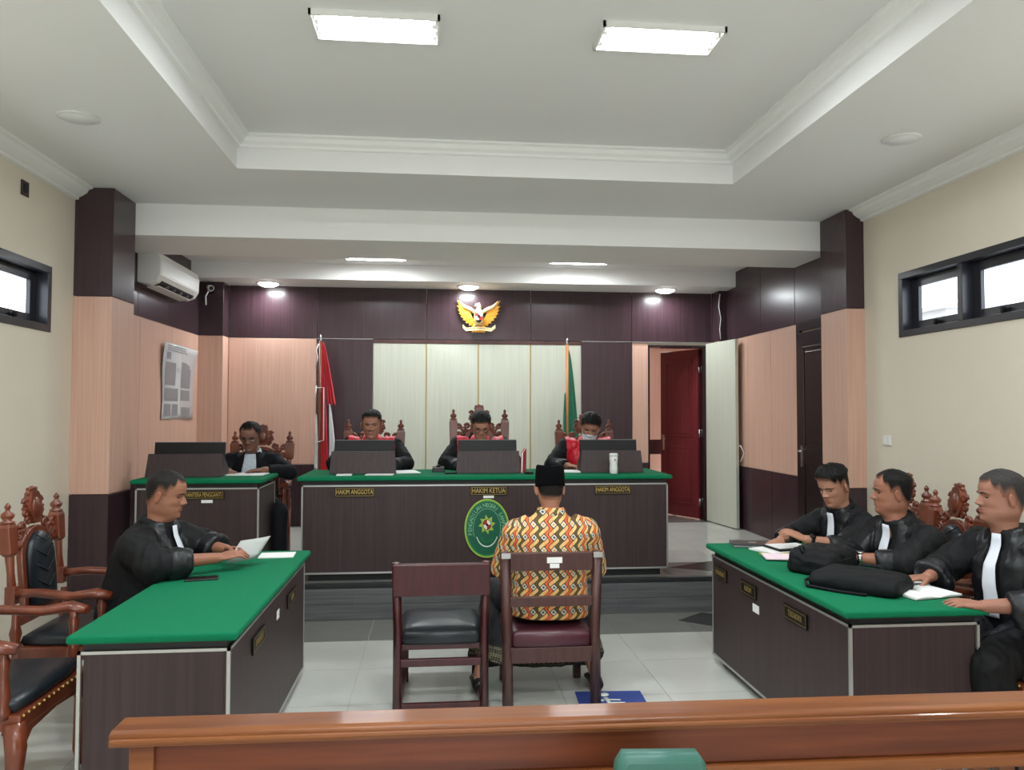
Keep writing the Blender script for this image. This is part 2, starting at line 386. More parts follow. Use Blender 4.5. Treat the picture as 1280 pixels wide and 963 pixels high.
# ceilings ------------------------------------------------------------
cl = MB()
cl.box(XL, TX0, YR, 6.42, CB, CB+.4).box(TX1, XR, YR, 6.42, CB, CB+.4).box(TX0, TX1, TY1, 6.42, CB, CB+.4).box(TX0, TX1, YR, TY0, CB, CB+.4)
cl.box(TX0, TX1, TY0, TY1, CT, CT+.2)
ceil = struct('ceiling', cl, 'ceiling_white', 'white stepped plaster ceiling with a raised tray')
bay = struct('ceiling', MB().box(XL, XR, 7.2, YB+.16, CA, CA+.4), 'ceiling_white', 'low white ceiling over the judges')
struct('beam', MB().box(XL, XR, 6.42, 7.2, CM, CB+.1), 'ceiling_trim', 'white beam crossing the ceiling before the judges')
struct('soffit', MB().box(XL, XR, 8.68, YB+.16, CS, CA+.1), 'ceiling_trim', 'white dropped soffit along the back wall')
def cornice(a, b, inward, z, prof):
    """profile of (out, down) swept from a to b"""
    a, b, n = Vector(a), Vector(b), Vector(inward)
    return [[p+n*o+Vector((0, 0, z-d)) for o, d in prof] for p in (a, b)]
wprof = [(0, 0), (.13, 0), (.125, .012), (.10, .02), (.085, .045), (.05, .07), (.03, .078), (.028, .095), (0, .10)]
for i, (x, n) in enumerate(((XL, 1), (XR, -1))):
    m = MB(); m.loft(cornice((x, YR, 0), (x, 6.0, 0), (n, 0, 0), CB, wprof), smooth=False)
    struct('trim_%d' % (i+1), m, 'ceiling_trim', 'white plaster cornice along the %s wall' % ('left' if n > 0 else 'right'))
tprof = [(0, 0), (.10, 0), (.10, .012), (.075, .02), (.06, .045), (.03, .06), (.025, .075), (0, .08)]
m = MB()
m.loft(cornice((TX0, TY0, 0), (TX0, TY1, 0), (1, 0, 0), CT, tprof), smooth=False).loft(cornice((TX1, TY0, 0), (TX1, TY1, 0), (-1, 0, 0), CT, tprof), smooth=False)
m.loft(cornice((TX0, TY1, 0), (TX1, TY1, 0), (0, -1, 0), CT, tprof), smooth=False).loft(cornice((TX0, TY0, 0), (TX1, TY0, 0), (0, 1, 0), CT, tprof), smooth=False)
struct('trim_3', m, 'ceiling_trim', 'white plaster moulding inside the ceiling tray')
# corridor beyond the open door
cor = MB().box(1.9, 2.0, YB+.16, 11.6, 0, 2.9).box(4.3, 4.4, YB+.16, 11.6, 0, 2.9).box(1.9, 4.4, 11.5, 11.6, 0, 2.9).box(1.9, 4.4, YB+.16, 11.6, 2.8, 2.9).box(XR, 4.4, YB, YB+.16, 0, 2.9)
struct('wall_corridor', cor, 'peach_laminate', 'peach walls of the corridor beyond the open door')
# windows --------------------------------------------------------------
def window(name, x, inw, y0, y1, z0, z1, n, label):
    t = thing(name, label, None, (x, (y0+y1)/2, z0), kind='structure')
    L = (y1-y0)/2; H = z1-z0; o = -inw
    f = MB()
    def bx(m, xa, xb, ya, yb_, za, zb): m.box(min(o*xa, o*xb), max(o*xa, o*xb), ya, yb_, za, zb)
    bx(f, -.012, .12, -L, L, 0, .05); bx(f, -.012, .12, -L, L, H-.05, H); bx(f, -.012, .12, -L, -L+.05, .05, H-.05); bx(f, -.012, .12, L-.05, L, .05, H-.05)
    f.build('window_frame', 'window_black', t, bevel=.003)
    w = (2*L-.05)/n
    for k in range(n):
        a = -L+.025+k*w; b = a+w
        if k: m2 = MB(); bx(m2, -.008, .12, a-.025, a+.025, .05, H-.05); m2.build('mullion', 'window_black', t, bevel=.003)
        s = MB(); ia, ib = a+.025, b-.025
        bx(s, .07, .10, ia, ia+.075, .05, H-.05); bx(s, .07, .10, ib-.075, ib, .05, H-.05); bx(s, .07, .10, ia+.075, ib-.075, .05, .115); bx(s, .07, .10, ia+.075, ib-.075, H-.115, H-.05)
        sh = s.build('sash', 'window_black', t, bevel=.003)
        p = MB(); bx(p, .083, .087, ia+.07, ib-.07, .11, H-.11); p.build('pane', 'window_glass', t)
        c = MB(); bx(c, .05, .075, (ia+ib)/2-.03, (ia+ib)/2+.03, .06, .085); bx(c, .03, .06, (ia+ib)/2-.008, (ia+ib)/2+.008, .065, .10); c.build('catch', 'black_plastic', sh)
    return t
window('window_1', XR, -1, *WR[:2], *WR[2:], 2, 'high black framed window in the right wall')
window('window_2', XL, 1, *WL[:2], *WL[2:], 2, 'high black framed window in the left wall')
for i, (a, b) in enumerate(ADDEDW):
    window('window_%d' % (3+2*i), XR, -1, a, b, *WR[2:], 2, 'added unseen high window in the right wall %s the viewer' % ('just behind' if i == 0 else 'far behind')); window('window_%d' % (4+2*i), XL, 1, a, b, *WL[2:], 2, 'added unseen high window in the left wall %s the viewer' % ('just behind' if i == 0 else 'far behind'))
# neighbouring rooftop faintly seen through the right window
nb = thing('house', 'pale house wall seen through the high right window', 'building', (6.6, 9.6, 0))
MB().box(0, 1.2, -.25, .25, 0, 2.98).build('wall', 'house_grey', nb)
MB().box(-.06, 1.26, -.31, .31, 2.98, 3.04).build('roof', 'house_grey', nb)
# doors ------------------------------------------------------------------
def panel_door(name, label, w, h, m, loc, rotz, hinge_left=True, knob=True, plain=False):
    """leaf hinged at its local x=0, running to x=w; front is -y"""
    t = thing(name, label, None, loc, rotz, kind='structure')
    MB().box(0, w, -.02, .02, 0, h).build('leaf', m, t, bevel=.003)
    if not plain:
        for z0, z1 in ((.16, h*.42), (h*.42+.12, h-.14)):
            for s in (-1, 1):
                f = MB()
                for a, b, c, d in ((.1, w-.1, z0, z0+.022), (.1, w-.1, z1-.022, z1), (.1, .122, z0, z1), (w-.122, w-.1, z0, z1)):
                    f.box(a, b, s*.02-(.008 if s < 0 else 0), s*.02+(.008 if s > 0 else 0), c, d)
                f.build('moulding', m, t, bevel=.003)
                MB().box(.15, w-.15, s*.02-(.006 if s < 0 else 0), s*.02+(.006 if s > 0 else 0), z0+.05, z1-.05).build('panel', m, t, bevel=.005)
    if knob:
        for s in (-1, 1):
            k = MB(); k.box(w-.075, w-.04, s*.022-.003, s*.022+.003, h*.42-.06, h*.42+.14)
            k.tube([(w-.057, s*.02, h*.42+.09), (w-.057, s*.06, h*.42+.09), (w-.15, s*.065, h*.42+.09)], .009, 8)
            k.build('door_handle', 'metal', t)
    for z in (.2, h*.5, h-.25):
        MB().tube([(-.004, 0, z-.05), (-.004, 0, z+.05)], .009, 8).build('hinge', 'metal', t)
    return t
panel_door('door_1', 'maroon panelled door standing open into the corridor', .69, DT-DZ-.03, 'door_maroon', (3.285, YB+.12, DZ+.01), math.radians(180-65))
panel_door('door_2', 'plain cream door leaf folded back beside the open doorway', .70, DT-DZ+.02, 'cream_laminate', (3.335, YB-.045, DZ+.01), math.radians(-82), knob=False, plain=True)
fr = MB().box(D0-.01, D0+.012, YB-.03, YB+.17, DZ, DT).box(D1-.012, D1+.012, YB-.03, YB+.17, DZ, DT).box(D0-.01, D1+.012, YB-.03, YB+.17, DT-.012, DT+.012)
struct('trim_4', fr, 'door_dark', 'thin dark frame of the open doorway', bevel=.002)
# closed dark door in the right wall beside the pillar
d3 = panel_door('door_3', 'dark panelled door closed in the right wall beside the pillar', .62, 2.10, 'door_dark', (XR-.03, 6.46, DZ), math.radians(90), knob=True)
struct('trim_5', MB().box(XR-.04, XR, 7.085, 7.14, DZ, ZU-.004).box(XR-.04, XR, 6.44, 7.085, DZ+2.12, ZU-.004), 'door_dark', 'dark frame of the closed side door', bevel=.003)

# ------------------------------------------------------------------ lamps
def area(name, loc, sx, sy, w, parent, shape='RECTANGLE', spread=180, col=(.895, .965, 1)):
    l = bpy.data.lights.new(name, 'AREA'); l.shape = shape; l.size = sx; l.energy = w; l.color = col; l.spread = math.radians(spread)
    if shape in ('RECTANGLE', 'ELLIPSE'): l.size_y = sy
    o = bpy.data.objects.new(name, l); COL.objects.link(o); o.parent = parent; o.location = loc; return o
def troffer(x, y, z, label, w=TUBE_W, sx=.62, sy=.26):
    t = thing('ceiling_light', label, 'ceiling light', (x, y, z), group='recessed tube lights')
    f = MB()
    for a, b, c, d in ((-sx/2, sx/2, -sy/2, -sy/2+.012), (-sx/2, sx/2, sy/2-.012, sy/2), (-sx/2, -sx/2+.012, -sy/2, sy/2), (sx/2-.012, sx/2, -sy/2, sy/2)): f.box(a, b, c, d, -.028, 0)
    f.build('frame', 'white_plastic', t); MB().box(-sx/2+.01, sx/2-.01, -sy/2+.01, sy/2-.01, -.004, 0).build('reflector', 'reflector', t)
    for s in (-1, 1):
        MB().tube([(-sx/2+.05, s*sy*.22, -.016), (sx/2-.05, s*sy*.22, -.016)], .020, 10).build('tube', 'lamp_tube', t)
        for q in (-1, 1): MB().cbox((q*(sx/2-.035), s*sy*.22, -.014), (.03, .03, .026)).build('lamp_holder', 'white_plastic', t)
    area('tube_light', (0, 0, -.029), sx-.06, sy-.05, w, t)
    return t
troffer(-.30, 3.76, CT, 'bright recessed tube light, left of the two in the tray')
troffer(1.11, 3.73, CT, 'bright recessed tube light, right of the two in the tray')
for x, y in ((-.30, 1.0), (1.11, 1.0), (-.30, -1.4), (1.11, -1.4)): troffer(x, y, CT, 'added unseen tube light in the tray, %s %s behind the viewer' % ('left' if x < 0 else 'right', 'just' if y > 0 else 'far'))  # unseen tubes added to fill the room with light
troffer(-.645, 8.22, CA, 'slim tube light above the judges, left of the two', TUBE_W*.75, .66, .22)
troffer(1.545, 8.2, CA, 'slim tube light above the judges, right of the two', TUBE_W*.75, .66, .22)
def downlight(x, y, z, label, w, r=.115, grp='round downlights'):
    t = thing('downlight', label, 'downlight', (x, y, z), group=grp)
    MB().lathe([(r+.02, 0), (r+.02, -.006), (r, -.012), (r-.004, -.008), (r-.004, 0)], n=24).build('rim', 'white_plastic', t)
    MB().lathe([(r-.004, -.002), (r-.008, -.022), (r*.6, -.040), (.001, -.046)], n=24).build('lens', 'lamp_disc', t)
    area('disc_light', (0, 0, -.048), r*1.6, 0, w, t, 'DISK'); return t
downlight(-1.92, 8.99, CS, 'round lit downlight in the soffit above the clerk', SPOT_W)
downlight(.376, 8.97, CS, 'round lit downlight in the soffit above the golden eagle', SPOT_W)
downlight(2.73, 8.95, CS, 'round lit downlight in the soffit above the open door', SPOT_W)
downlight(-2.16, 2.95, CB, 'round downlight in the left ceiling border out of view', BORDER_W)
downlight(2.95, 2.95, CB, 'round downlight in the right ceiling border out of view', BORDER_W)
downlight(3.1, 10.6, 2.8, 'unseen downlight added in the corridor ceiling', SPOT_W*.42)  # lamp added to brighten the corridor walls
for x, y, l in ((-2.045, 4.56, 'unlit round speaker disc on the left ceiling border'), (2.835, 4.4, 'unlit round speaker disc on the right ceiling border')):
    t = thing('ceiling_speaker', l, 'speaker', (x, y, CB), group='ceiling speakers')
    MB().lathe([(.112, 0), (.112, -.008), (.10, -.014), (.096, -.010)], n=28).build('rim', 'white_plastic', t)
    MB().lathe([(.098, -.002), (.096, -.011), (.001, -.0125)], n=28).build('grille', 'ceiling_white', t)
# ------------------------------------------------------------------ desks
def desk(name, label, x0, x1, y0, y1, z0, h, open_side, kick=.05, over=.035):
    """laminate counter: four-sided body open towards the sitter, black band, green felt top"""
    cx, cy = (x0+x1)/2, (y0+y1)/2; a, b = (x1-x0)/2, (y1-y0)/2
    t = thing(name, label, 'desk', (cx, cy, z0)); zt = h-.068; T = .02
    walls = {'x-': (-a, -a+T, -b, b), 'x+': (a-T, a, -b, b), 'y-': (-a, a, -b, -b+T), 'y+': (-a, a, b-T, b)}
    for k, w in walls.items():
        if k == open_side: continue
        e = list(w)
        if k[0] == 'y': e[0] += T; e[1] -= T
        MB().box(*e, kick, zt).build('side_panel', 'desk_laminate', t, bevel=.002)
    MB().box(-a+.05, a-.05, -b+.05, b-.05, 0, kick).build('plinth', 'black_trim', t)
    tr = MB(); r = .010
    for k, w in walls.items():
        if k == open_side: continue
        o = -.003
        if k == 'y-': tr.box(-a+o, a-o, -b+o, -b+.01, zt-.012, zt); tr.box(-a+o, a-o, -b+o, -b+.01, kick, kick+.014)
        if k == 'y+': tr.box(-a+o, a-o, b-.01, b-o, zt-.012, zt); tr.box(-a+o, a-o, b-.01, b-o, kick, kick+.014)
        if k == 'x-': tr.box(-a+o, -a+.01, -b+o, b-o, zt-.012, zt); tr.box(-a+o, -a+.01, -b+o, b-o, kick, kick+.014)
        if k == 'x+': tr.box(a-.01, a-o, -b+o, b-o, zt-.012, zt); tr.box(a-.01, a-o, -b+o, b-o, kick, kick+.014)
    for sx in (-1, 1):
        for sy in (-1, 1): tr.box(min(sx*(a+.003), sx*(a-r)), max(sx*(a+.003), sx*(a-r)), min(sy*(b+.003), sy*(b-r)), max(sy*(b+.003), sy*(b-r)), kick, zt)
    tr.build('edge_trim', 'aluminium', t)
    MB().box(-a+.012, a-.012, -b+.012, b-.012, zt, h-.032).build('band', 'black_trim', t)
    MB().box(-a-over, a+over, -b-over, b+over, h-.034, h).build('felt_top', 'felt_green', t, bevel=.013, seg=3)
    return t
JD = desk('judges_bench', 'long dark judges bench with green felt top on the dais', -1.045, 1.90, 6.19, 6.88, DZ, .825, 'y+', kick=.06)
KD = desk('clerk_desk', 'dark clerk desk with green felt top behind the man reading papers', -2.30, -1.376, 6.2, 6.80, DZ, .81, 'y+')
LT = desk('prosecutor_table', 'dark side table with green felt top on the left', -1.365, -.80, 3.14, 4.86, 0, .76, 'x-')
RT = desk('defence_table', 'dark side table with green felt top on the right, loaded with bags', 1.80, 2.40, 3.22, 4.89, 0, .76, 'x+')
# nameplates and stickers fixed to the desks
def nameplate(label, txt, c, w, h, M3, tsize, sx=1.0, br='brass'):
    """M3 turns local (x right, y up, z out) onto the desk face"""
    t = thing('nameplate', label, 'nameplate', c, group='desk nameplates')
    M4 = M3.to_4x4(); e = M3.to_quaternion()
    p = MB(M4); p.cbox((0, 0, .003), (w, h, .006)); p.build('plate', 'plate_black', t)
    b = MB(M4); k = .006
    for q in (-1, 1):
        b.cbox((0, q*(h/2-.009), .0063), (w-.02, .002, .001)); b.cbox((q*(w/2-.010), 0, .0063), (.002, h-.02, .001))
    b.build('border', br, t)
    l = MB(M4); text_into(l, txt, tsize, Matrix.Translation((0, 0, .0065)), .0008, .0, sx); l.build('lettering', br, t)
    return t
FY = Matrix(((1, 0, 0), (0, 0, -1), (0, 1, 0)))          # face towards the viewer (-y)
FXP = Matrix(((0, 0, 1), (1, 0, 0), (0, 1, 0)))          # face towards +x
FXM = Matrix(((0, 0, -1), (-1, 0, 0), (0, 1, 0)))        # face towards -x
yf = 6.186
nameplate('black nameplate reading HAKIM ANGGOTA at the left end of the judges bench', 'HAKIM ANGGOTA', (-.635, yf, .982), .315, .076, FY, .052, .66)
nameplate('black nameplate reading HAKIM KETUA at the middle of the judges bench', 'HAKIM KETUA', (.425, yf, .984), .30, .076, FY, .056, .74)
nameplate('black nameplate reading HAKIM ANGGOTA at the right end of the judges bench', 'HAKIM ANGGOTA', (1.44, yf, .985), .30, .074, FY, .050, .66)
nameplate('black nameplate reading PANITERA PENGGANTI on the clerk desk', 'PANITERA PENGGANTI', (-1.79, 6.196, .968), .31, .066, FY, .046, .56)
for y, tx, w in ((4.73, 'PENASEHAT', .20), (4.30, 'HUKUM', .22), (3.72, 'TERDAKWA', .25)):
    nameplate('black nameplate reading %s on the right side table' % tx, tx, (1.796, y, .60), w, .075, FXM, .044, .62, 'brass_dimmed')
for y, tx in ((3.62, 'PENUNTUT'), (4.42, 'UMUM')):
    nameplate('black nameplate reading %s on the left side table' % tx, tx, (-.796, y, .585), .24, .075, FXP, .044, .66, 'brass_dimmed')
def sticker(label, c, w, h, M3, m='paper'):
    tag(MB(M3.to_4x4()).cbox((0, 0, .001), (w, h, .002)).build('sticker', m, loc=c), label, 'sticker', 'white stickers')
sticker('small white sticker under the HAKIM KETUA plate', (.425, yf, .938), .085, .026, FY)
sticker('small white sticker under the PANITERA PENGGANTI plate', (-1.765, 6.196, .918), .085, .024, FY)
sticker('small white sticker low on the right side table', (1.796, 4.20, .515), .085, .045, FXM)
sticker('small white sticker on the left side table', (-.796, 4.05, .585), .06, .045, FXP)
# oval court seal on the bench
sl = thing('court_seal', 'oval green court seal on the front of the judges bench', 'seal', (.412, yf, .685))
S4 = FY.to_4x4()
def ell(m, a, b, z0, z1, n=48, inner=None):
    o = [(a*math.cos(2*math.pi*k/n), b*math.sin(2*math.pi*k/n)) for k in range(n)]
    if inner is None: m.prism(o, z0, z1, 'z')
    else:
        i = [(inner[0]*math.cos(2*math.pi*k/n), inner[1]*math.sin(2*math.pi*k/n)) for k in range(n)]
        v = [(x, y, z) for z in (z0, z1) for x, y in o+i]; N2 = 2*n; f = []
        for k in range(n):
            q = (k+1) % n; f += [(k, q, N2+q, N2+k), (n+q, n+k, N2+n+k, N2+n+q), (N2+k, N2+q, N2+n+q, N2+n+k), (q, k, n+k, n+q)]
        m.add(v, f)
    return m
ell(MB(S4), .178, .232, 0, .008).build('seal_board', 'seal_green', sl)
ell(MB(S4), .180, .234, 0, .011, inner=(.169, .223)).build('rim', 'seal_lime', sl)
ell(MB(S4), .169, .223, .008, .0095, inner=(.158, .212)).build('inner_rim', 'seal_mid', sl)
arc = MB(S4)
for k in range(-16, 17):
    a0, a1 = [math.radians(90+(k+q)*7.0) for q in (-.5, .5)]
    P = [(r1*math.cos(t), r2*math.sin(t)) for r1, r2, t in ((.108, .155, a0), (.108, .155, a1), (.112, .159, a1), (.112, .159, a0))]
    arc.prism(P, .008, .0095, 'z')
arc.build('text_border', 'seal_pale', sl)
lt = MB(S4); txt = 'PENGADILAN NEGERI SAMPANG'
for i, ch in enumerate(txt):
    if ch == ' ': continue
    a = math.radians(198-(i+.5)*(216/len(txt)))
    px, pz = .134*math.cos(a), .184*math.sin(a); nrm = math.atan2(math.sin(a)/.184, math.cos(a)/.134)
    text_into(lt, ch, .045, Matrix.Translation((px, pz, .009)) @ Matrix.Rotation(nrm-math.pi/2, 4, 'Z'), .001, .0006, .9)
lt.build('lettering', 'seal_pale', sl)
sun = []
for k in range(16):
    r = .068 if k % 2 == 0 else .042
    a = math.radians(k*22.5+(9 if k % 2 == 0 else 0)); sun.append((r*math.cos(a), .03+r*1.15*math.sin(a)))
MB(S4).prism(sun, .008, .012, 'z').build('sun', 'seal_lime', sl)
def disc(m, cx, cy, rx, ry, z0, z1, a0=0, a1=360, n=24):
    p = [(cx+rx*math.cos(math.radians(a0+(a1-a0)*k/n)), cy+ry*math.sin(math.radians(a0+(a1-a0)*k/n))) for k in range(n+(0 if a1-a0 == 360 else 1))]
    if a1-a0 != 360: p.append((cx, cy))
    return m.prism(p, z0, z1, 'z')
disc(MB(S4), 0, .03, .034, .042, .012, .014).build('shield_rim', 'plate_black', sl)
for a, mm in ((0, 'seal_white'), (90, 'seal_red'), (180, 'seal_white'), (270, 'seal_red')):
    disc(MB(S4), 0, .03, .030, .038, .014, .016, a, a+90, 8).build('shield_field', mm, sl)
disc(MB(S4), 0, .03, .009, .011, .016, .018).build('shield_star', 'plate_black', sl)
g = MB(S4)
for k in range(22):
    a = math.radians(205+k*(130/21)); g.sphere((.088*math.cos(a), -.02+.125*math.sin(a), .010), (.006, .006, .003), 6, 4)
g.build('garland', 'seal_white', sl)
rb_ = MB(S4); t2 = 'DHARMMAYUKTI'
for i, ch in enumerate(t2):
    a = math.radians(212+(i+.5)*(116/len(t2))); nrm = math.atan2(math.sin(a)/.085, math.cos(a)/.06)
    text_into(rb_, ch, .024, Matrix.Translation((.06*math.cos(a), -.035+.075*math.sin(a), .009)) @ Matrix.Rotation(nrm+math.pi/2, 4, 'Z'), .001)
rb_.build('motto', 'seal_mid', sl)

# ------------------------------------------------------------------ carved armchairs
def carved_chair(label, loc, rotz, group, bz=1.0):
    """carved hardwood armchair facing local +y; bz stretches the back"""
    t = thing('carved_armchair', label, 'armchair', loc, rotz, group); W = 'carved_wood'
    B = lambda z: .46+(z-.46)*bz
    # seat
    MB().prism([(-.27, -.24), (.27, -.24), (.30, .26), (-.30, .26)], .37, .435, 'z').build('seat_frame', W, t, bevel=.008)
    c = MB(); rings = []
    for z, k in ((.43, .93), (.455, .98), (.48, .95), (.495, .8), (.50, .3)):
        rings.append([(k*x, k*y, z) for x, y in [(-.25, -.22), (-.1, -.23), (.1, -.23), (.25, -.22), (.275, -.1), (.285, .1), (.285, .24), (.1, .255), (-.1, .255), (-.285, .24), (-.285, .1), (-.275, -.1)]])
    c.loft(rings); c.build('seat_cushion', 'leather_black', t)
    nl = MB()
    for k in range(15): nl.sphere((-.28+k*.04, .262, .428), .006, 5, 4)
    nl.build('nail_row', 'brass', t)
    # aprons and legs
    for s in (-1, 1):
        ap = [(s*.29, .40), (s*.29, .30), (s*.25, .30), (s*.2, .345), (0, .36), (0, .40)]
        MB().prism(ap if s < 0 else ap[::-1], .235, .258, 'y').build('apron', W, t, bevel=.004)
        pts = [(s*.275, .225, .40), (s*.287, .24, .30), (s*.278, .23, .16), (s*.272, .225, .07), (s*.285, .245, .0)]
        MB().tube(pts, [.042, .040, .028, .022, .026], 8, up=(0, 1, 0)).build('leg', W, t)
        pts = [(s*.25, -.225, .42), (s*.25, -.23, .2), (s*.25, -.27, 0)]
        MB().tube(pts, [.028, .025, .023], 8, up=(0, 1, 0)).build('leg', W, t)
        # back posts
        m = MB(); y0, y1 = -.235, -.30
        Y = lambda z: y0+(y1-y0)*(z-.42)/.75
        m.lathe([(.028, .40), (.03, .44), (.022, .46), (.03, .50), (.02, .54), (.017, B(.62))], (s*.25, -.238, 0), 10)
        m.cbox((s*.25, Y(.69), B(.69)), (.05, .05, .09*bz))
        m.tube([(s*.25, Y(.72), B(.72)), (s*.25, Y(.80), B(.80)), (s*.25, Y(.89), B(.89))], [.022, .018, .022], 10)
        v = []
        for z, wx, wy in ((.885, .021, .018), (.90, .036, .026), (1.03, .041, .028), (1.05, .030, .024)):
            v.append([(s*.25+a*wx, Y(z)+b*wy, B(z)) for a, b in ((-1, -1), (1, -1), (1, 1), (-1, 1))])
        m.loft(v, smooth=False)
        po = m.build('back_post', W, t, bevel=.003)
        MB().lathe([(.022, 0), (.034, .006), (.034, .014), (.018, .02), (.031, .038), (.031, .05), (.012, .068), (.010, .078), (.016, .086), (.010, .10), (.003, .108)], (s*.25, Y(1.05), B(1.045)), 12).build('finial', W, po)
        # arm and support
        ap = [(s*.25, -.25, B(.70)), (s*.275, -.12, .705), (s*.30, .05, .69), (s*.31, .17, .705), (s*.30, .245, .69)]
        MB().tube(ap, .03, 10, up=(0, 0, 1), flat=[(.022, .022), (.028, .022), (.034, .022), (.04, .026), (.03, .02)]).build('arm', W, t)
        MB().lathe([(.026, .42), (.028, .45), (.018, .47), (.026, .50), (.022, .54), (.017, .60), (.024, .645), (.016, .66), (.022, .69)], (s*.29, .19, 0), 10).build('arm_support', W, t)
    # rails, panel frame, back cushion
    m = MB(); m.cbox((0, -.25, .545), (.47, .03, .045)); m.build('lower_rail', W, t, bevel=.004)
    out = []
    for k in range(25):
        a = math.pi*k/24; out.append((.165*math.cos(a), B(.86)+.15*bz*math.sin(a)))
    fp = out+[(-.165, B(.56)), (.165, B(.56))]
    Rt = Matrix.Translation((0, -.245, 0)) @ Matrix.Rotation(math.radians(5), 4, 'X')
    Rt = Matrix.Translation((0, -.232, .42)) @ Matrix.Rotation(math.radians(5), 4, 'X') @ Matrix.Translation((0, 0, -.42))
    MB(Rt).prism(fp, -.018, .014, 'y').build('back_frame', W, t, bevel=.006)
    rings = []
    for d, k in ((.012, 1.0), (.03, .97), (.042, .86), (.048, .5)):
        rings.append([(x*.80*k, d, (B(.76))+(z-B(.76))*.88*k) for x, z in fp])
    MB(Rt).loft(rings).build('back_cushion', 'leather_black', t)
    ch = MB(Rt)
    for z in (.60, .68, .76, .84, .92):
        ch.tube([(-.09, .047, B(z)+.05), (0, .055, B(z)), (.09, .047, B(z)+.05)], .004, 5)
    ch.build('stitching', 'black_matte', t)
    # carved crest with cartouche and scrolls
    m = MB(Rt); z0 = B(1.0)
    car = [(.062*math.cos(a)*(1+.10*math.cos(5*a+.3)), z0+.105+.088*math.sin(a)*(1+.08*math.cos(6*a))) for a in [2*math.pi*k/40 for k in range(40)]]
    m.prism(car, -.02, .02, 'y')
    m.sphere((0, .014, z0+.10), (.045, .02, .062), 14, 8)
    for s in (-1, 1):
        for cx, cz, r, n in ((.072, .135, .024, 0), (.085, .085, .022, 1), (.06, .04, .022, 0), (.03, .185, .02, 1), (.0, .195, .017, 0)):
            sp = [(s*(cx+r*(1-k/16)*math.cos(k*.75+n)), 0, z0+cz+r*(1-k/16)*math.sin(k*.75+n)) for k in range(15)]
            m.tube(sp, [.012-.0004*k for k in range(15)], 6)
    m.build('crest', W, t)
    for s in (-1, 1):
        m = MB(Rt)
        for cx, cz, r, n in ((.115, .03, .028, 0), (.155, .0, .03, 2), (.195, .022, .026, 1), (.19, -.045, .026, 3), (.145, -.05, .02, 0)):
            sp = [(s*(cx+r*(1-k/16)*math.cos(k*.8+n)), -.003, z0+cz-.02+r*(1-k/16)*math.sin(k*.8+n)) for k in range(15)]
            m.tube(sp, [.013-.0005*k for k in range(15)], 6)
        m.tube([(s*.10, -.002, z0-.03), (s*.16, -.002, z0-.075), (s*.225, -.002, z0-.09)], [.016, .02, .014], 6)
        m.build('side_carving', W, t)
    return t
R90 = math.pi/2
CH1 = carved_chair('empty carved armchair with black seat at the near left edge', (-1.86, 3.50, 0), -R90, 'carved armchairs')
dup(CH1, (-1.86, 4.38, 0), -R90, 'carved armchair holding the man who reads papers on the left')
dup(CH1, (2.70, 4.20, 0), R90-math.radians(8), 'carved armchair behind the lawyer with the silver watch')
dup(CH1, (2.82, 3.42, 0), R90-math.radians(4), 'carved armchair behind the grey haired lawyer at the right edge')
dup(CH1, (2.86, 4.92, 0), R90-math.radians(6), 'carved armchair behind the young lawyer with the dark watch')
dup(CH1, (-1.62, 7.14, DZ), math.pi, 'carved armchair of the clerk in the dark suit')
CH2 = carved_chair('carved armchair of the judge below the red and white flag', (-.585, 7.2, DZ), math.pi, 'carved armchairs', 1.19)
dup(CH2, (1.455, 7.2, DZ), math.pi, 'carved armchair of the judge wearing a face mask')
carved_chair('tall carved armchair of the judge in the middle', (.42, 7.2, DZ), math.pi, 'carved armchairs', 1.36)

# ------------------------------------------------------------------ plain wooden chairs in the middle
t = thing('wooden_chair', 'empty reddish wooden chair with black leather seat', 'chair', (.035, 4.50, 0)); M_ = 'mahogany'
for s in (-1, 1):
    MB().tube([(s*.235, -.265, 0), (s*.235, -.245, .42), (s*.245, -.265, .80)], .024, 4, up=(1, 0, 0)).build('leg', M_, t)
    MB().cbox((s*.21, .21, .20), (.04, .04, .40)).build('leg', M_, t, bevel=.003)
    MB().cbox((s*.222, -.02, .33), (.025, .44, .045)).build('side_rail', M_, t, bevel=.003)
    MB().bar((s*.225, -.24, .03), (s*.215, .21, .03), .028, .035).build('runner', M_, t, bevel=.003)
m = MB(); m.loft([[(-.262, -.29, .62), (.262, -.29, .62), (.262, -.262, .62), (-.262, -.262, .62)], [(-.262, -.302, .795), (.262, -.302, .795), (.262, -.262, .795), (-.262, -.262, .795)]], smooth=False)
m.build('backrest', M_, t, bevel=.006)
MB().cbox((0, -.245, .255), (.44, .028, .04)).build('stretcher', M_, t, bevel=.003)
MB().cbox((0, -.245, .022), (.44, .03, .03)).build('stretcher', M_, t, bevel=.003)
MB().cbox((0, -.225, .335), (.44, .02, .03)).build('seat_rail', M_, t, bevel=.002)
MB().cbox((0, .2, .33), (.42, .025, .05)).build('seat_rail', M_, t, bevel=.002)
sr = lambda k, z: [(k*x, k*y-.02, z) for x, y in [(-.2, -.235), (0, -.24), (.2, -.235), (.225, -.2), (.23, 0), (.225, .2), (.2, .235), (0, .245), (-.2, .235), (-.225, .2), (-.23, 0), (-.225, -.2)]]
MB().loft([sr(.95, .35), sr(1, .365), sr(1, .40), sr(.95, .425), sr(.75, .442), sr(.3, .45)]).build('seat_cushion', 'leather_black', t)

